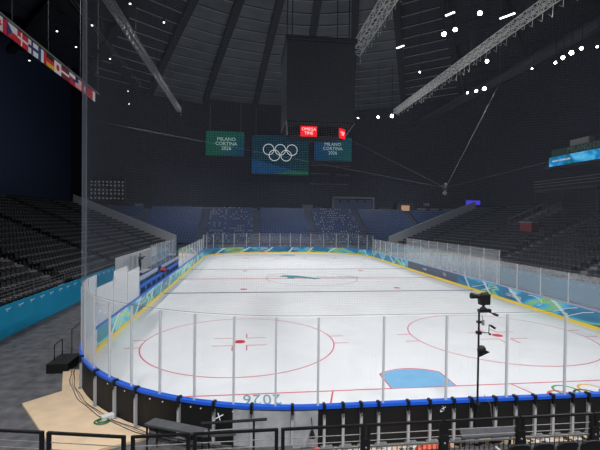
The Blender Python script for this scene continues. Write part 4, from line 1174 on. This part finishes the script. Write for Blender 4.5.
# cables lying at the foot of the boards
for k, off in enumerate((.31, .36, .43)):
    pts = []
    for i in range(34):
        a = 14 + 74 * i / 33; t_ = R(180 + a); rr_ = RC + off + .025 * math.sin(i * 1.3 + k)
        pts.append((-CX + rr_ * math.cos(t_), CY0 + rr_ * math.sin(t_), .09))
    tag(MB().path(pts, .010, 5).build('floor_cable', [M['cable_black'], M['galv'], M['cable_black']][k]), ['black cable lying nearest the feet of the curved boards', 'grey cable lying along the curved boards, middle of three', 'black cable lying outermost round the curved boards'][k], 'cable', 'floor cables')
t = thing('cable_spool', (-10.5, 1.85, .075), 'white box with a green cable loop on the plywood', 'box')
MB().obox((-10.42, 1.92, .14), (.8, .6, 0), (-.6, .8, 0), (0, 0, 1), .17, .10, .06).build('box', M['white_plastic'], t, bevel=.01)
MB().path([(-10.52 + .2 * math.cos(2 * PI * i / 20), 1.72 + .16 * math.sin(2 * PI * i / 20), .1) for i in range(21)], .022, 5).path([(-10.50 + .15 * math.cos(2 * PI * i / 20), 1.74 + .12 * math.sin(2 * PI * i / 20), .13) for i in range(21)], .022, 5).build('cable_loop', M['green'], t)
# black step box with handrails by the left boards
t = thing('step_platform', (-13.6, 7, 0), 'low black step box with thin handrails beside the left boards', 'step')
MB().box(-13.98, -13.2, 6.0, 7.3, .002, .36).build('box', M['black'], t)
for k, (x, y0, y1) in enumerate(((-13.9, 6.5, 7.2), (-13.85, 8.0, 10.0))):
    MB().path([(x, y0, .36 if y0 < 7.3 else .02), (x, y0, .95 + .2 * k), (x + .1 * k, y1, 1.0 + .45 * k), (x + .1 * k, y1, .02 if y1 > 9.6 else .36)], .022, 6).build('handrail', M['black_metal'], t)
# long grey tables and decks behind the boards
def table(p, z, label, legs=4):
    c = Vector((sum(q[0] for q in p) / 4, sum(q[1] for q in p) / 4, 0))
    t = thing('work_table', c, label, 'table', 'grey work tables')
    MB().prism(p, z - .05, z).build('tabletop', M['deck_grey'], t)
    for q in p:
        v = Vector((q[0], q[1], 0)); v = v + (c - v).normalized() * .08
        MB().box(v.x - .02, v.x + .02, v.y - .02, v.y + .02, .002, z - .05).build('leg', M['black_metal'], t)
    return t
table([(-8.95, .12), (-7.35, -.62), (-6.6, -.62), (-8.75, .42)], .75, 'long grey work table against the curved black boards')
table([(-.95, -1.08), (.62, -1.08), (.70, -.66), (-.78, -.62)], .60, 'grey work table behind the straight boards near the pole camera')
t = thing('stage_deck', (-7.0, -.9, 0), 'low dark grey stage deck between guard rail and boards', 'platform')
MB().box(-8.7, -5.2, -1.6, -.66, .3, .4).build('deck', M['deck_grey'], t)
for x in (-8.6, -7.0, -5.3):
    for y in (-1.5, -.75): MB().box(x - .03, x + .03, y - .03, y + .03, .002, .3).build('leg', M['black_metal'], t)
t = thing('deck_handrail', (-6.6, -1.25, .4), 'short black handrail standing on the grey stage deck', 'handrail')
MB().tube((-7.38, -1.2, 1.33), (-5.87, -1.2, 1.36), .035, 8).build('bar', M['black_metal'], t)
MB().tube((-7.30, -1.2, 1.15), (-5.95, -1.2, 1.18), .014, 6).build('wire_bar', M['galv'], t)
for x in (-7.2, -6.17): MB().tube((x, -1.2, .4), (x, -1.2, 1.33), .025, 8).build('post', M['black_metal'], t)
# dark bell-shaped sandbag against the milky panel
t = thing('hanging_bag', (-4.62, -.34, .4), 'small black bag hung against the milky board panel', 'bag')
MB().tube((-4.66, -.36, .42), (-4.66, -.36, .6), .09, 10, .04).build('body', M['black'], t)
MB().path([(-4.66, -.36, .6), (-4.66, -.33, .72), (-4.66, -.24, .8), (-4.66, -.19, .85)], .012, 4).build('strap', M['black'], t)
# orange sheets on the floor
for k, (x0, x1, y0, y1, lab) in enumerate(((-1.95, -.95, -.75, -.38, 'orange-red sheet lying behind the guard rail, right of the deck'), (-4.75, -4.35, -.62, -.35, 'small red-orange sheet lying below the milky panel'))):
    mb = MB(); n = 8
    for i in range(n):
        for j in range(4):
            def P_(a, b):
                return (x0 + (x1 - x0) * a / n, y0 + (y1 - y0) * b / 4, .06 + .18 * math.sin(PI * a / n) * math.sin(PI * b / 4))
            mb.quad([P_(i, j), P_(i + 1, j), P_(i + 1, j + 1), P_(i, j + 1)])
    o = mb.build('crumpled_sheet', M['orange'], smooth=True); m_ = o.modifiers.new('thick', 'SOLIDIFY'); m_.thickness = .01
    tag(o, lab, 'sheet', 'orange sheets')

# ------------------------------------------------------------------ person behind the left boards
def person(base, face):
    """one skinned body standing with both arms raised to a small camera; +x local is forward"""
    ver = [(0, 0, .95), (0, 0, 1.15), (.02, 0, 1.38), (.03, 0, 1.50), (.05, 0, 1.60), (.06, 0, 1.72),
           (0, .09, .92), (.03, .10, .50), (-.01, .11, .08), (.12, .11, .03),
           (0, -.09, .92), (.01, -.10, .50), (-.05, -.11, .08), (.08, -.11, .03),
           (.02, .18, 1.42), (.16, .24, 1.18), (.34, .10, 1.42), (.40, .06, 1.48),
           (.02, -.18, 1.42), (.16, -.24, 1.18), (.34, -.10, 1.42), (.40, -.06, 1.48)]
    ed = [(0, 1), (1, 2), (2, 3), (3, 4), (4, 5), (0, 6), (6, 7), (7, 8), (8, 9), (0, 10), (10, 11), (11, 12), (12, 13), (2, 14), (14, 15), (15, 16), (16, 17), (2, 18), (18, 19), (19, 20), (20, 21)]
    rad = [.15, .145, .16, .06, .085, .09, .10, .075, .05, .045, .10, .075, .05, .045, .075, .055, .04, .04, .075, .055, .04, .04]
    me = bpy.data.meshes.new('body'); me.from_pydata(ver, ed, []); o = bpy.data.objects.new('body', me); COL.objects.link(o)
    sk = o.modifiers.new('skin', 'SKIN'); ss = o.modifiers.new('sub', 'SUBSURF'); ss.levels = 2; ss.render_levels = 2
    for i, r in enumerate(rad): me.skin_vertices[0].data[i].radius = (r, r)
    me.skin_vertices[0].data[0].use_root = True
    bpy.context.view_layer.update()
    m2 = bpy.data.meshes.new_from_object(o.evaluated_get(bpy.context.evaluated_depsgraph_get()))
    bpy.data.objects.remove(o)
    m2.materials.clear()
    for m in ('dark_trousers', 'navy_cloth', 'skin', 'black'): m2.materials.append(M[m])
    for p in m2.polygons:
        c = p.center; p.use_smooth = True
        p.material_index = 2 if (c.z > 1.5 or c.x > .36) else 1 if c.z > .88 else 3 if c.z < .1 else 0
    b = bpy.data.objects.new('photographer', m2); COL.objects.link(b)
    b.location = base; b.rotation_euler = (0, 0, face)
    tag(b, 'person in dark clothes standing behind the left boards, arms raised to a camera', 'person')
    def sub(name, mb, m):
        q = bpy.data.objects.new(name, mb.mesh(name, m, True)); COL.objects.link(q); q.parent = b
    sub('hair', MB().ball((.045, 0, 1.735), .108, .10, .085, 12, 8), M['hair'])
    mb = MB().ball((.165, 0, 1.655), .02, .015, .022, 8, 5); sub('nose', mb, M['skin'])
    for s in (-1, 1):
        sub('ear', MB().ball((.06, s * .095, 1.66), .02, .012, .032, 8, 5), M['skin'])
        sub('eye', MB().ball((.142, s * .033, 1.68), .012, .012, .009, 8, 5), M['black'])
        for k in range(4):
            sub('finger', MB().tube((.42, s * (.075 - .0), 1.52 - .022 * k), (.46, s * .03, 1.525 - .02 * k), .010, 6, .008), M['skin'])
        sub('thumb', MB().tube((.40, s * .05, 1.46), (.45, s * .015, 1.44), .011, 6, .009), M['skin'])
    return b
pb_ = person((-17.6, 34.2, .40), R(-20))
ca, sa = math.cos(R(-20)), math.sin(R(-20))
def W2(x, y, z): return (-17.6 + x * ca - y * sa, 34.2 + x * sa + y * ca, .40 + z)
t = thing('hand_camera', W2(.47, 0, 1.45), 'small black camera held up by the standing person', 'camera')
MB().obox(W2(.475, 0, 1.50), (ca, sa, 0), (-sa, ca, 0), (0, 0, 1), .035, .06, .045).build('body', M['black'], t)
MB().tube(W2(.50, 0, 1.5), W2(.62, 0, 1.5), .035, 10).build('lens', M['black_metal'], t)
t = thing('low_platform', (-17.6, 34.2, 0), 'pale low platform the standing person is on', 'platform')
MB().box(-18.1, -16.9, 32.8, 36.0, .34, .40).build('deck', M['white_plastic'], t)
for x in (-18.0, -17.0):
    for y in (33.0, 35.8): MB().box(x - .04, x + .04, y - .04, y + .04, 0.002, .34).build('leg', M['alu_light'], t)

# ------------------------------------------------------------------ light: the arena's own floodlights
def area(p, aim, power, size, spread, col=(.985, .99, 1)):
    l = bpy.data.lights.new('arena_flood', 'AREA'); l.shape = 'DISK'; l.size = size; l.energy = power; l.color = col; l.spread = R(spread)
    o = bpy.data.objects.new('arena_flood', l); COL.objects.link(o); o.location = p
    o.rotation_euler = (Vector(aim) - Vector(p)).to_track_quat('-Z', 'Y').to_euler()
POW = 690
for y in (4, 16, 28, 40, 52):
    for s in (-1, 1):
        area((s * 24.5, y, 24), (s * -2, y, 0), POW * (1.45 if y > 35 else 1.2 if y > 20 else .95), 1.6, 95)
for y in (10, 46):
    area((0, y, 25), (0, y, 0), POW * (1.3 if y > 35 else .8), 1.6, 105)
for x in (-13, -2, 8):
    area((x, -15, 20), (x * .8, 0, .5), 520, 1.4, 70)
for x in (-18, 4, 26):
    area((x, 60, 26), (x, 73, 4), 620, 1.5, 80)
w = bpy.data.worlds.new('world'); S.world = w; w.use_nodes = True
w.node_tree.nodes['Background'].inputs[0].default_value = (.35, .45, .75, 1); w.node_tree.nodes['Background'].inputs[1].default_value = .02

vs = S.view_settings
S.display_settings.display_device = 'sRGB'
vs.view_transform = 'Standard'; vs.look = 'None'; vs.gamma = 1; vs.use_curve_mapping = False; vs.exposure = 0.0
try:
    S.cycles.use_denoising = True; S.cycles.transparent_max_bounces = 24; S.cycles.max_bounces = 8
except Exception: pass
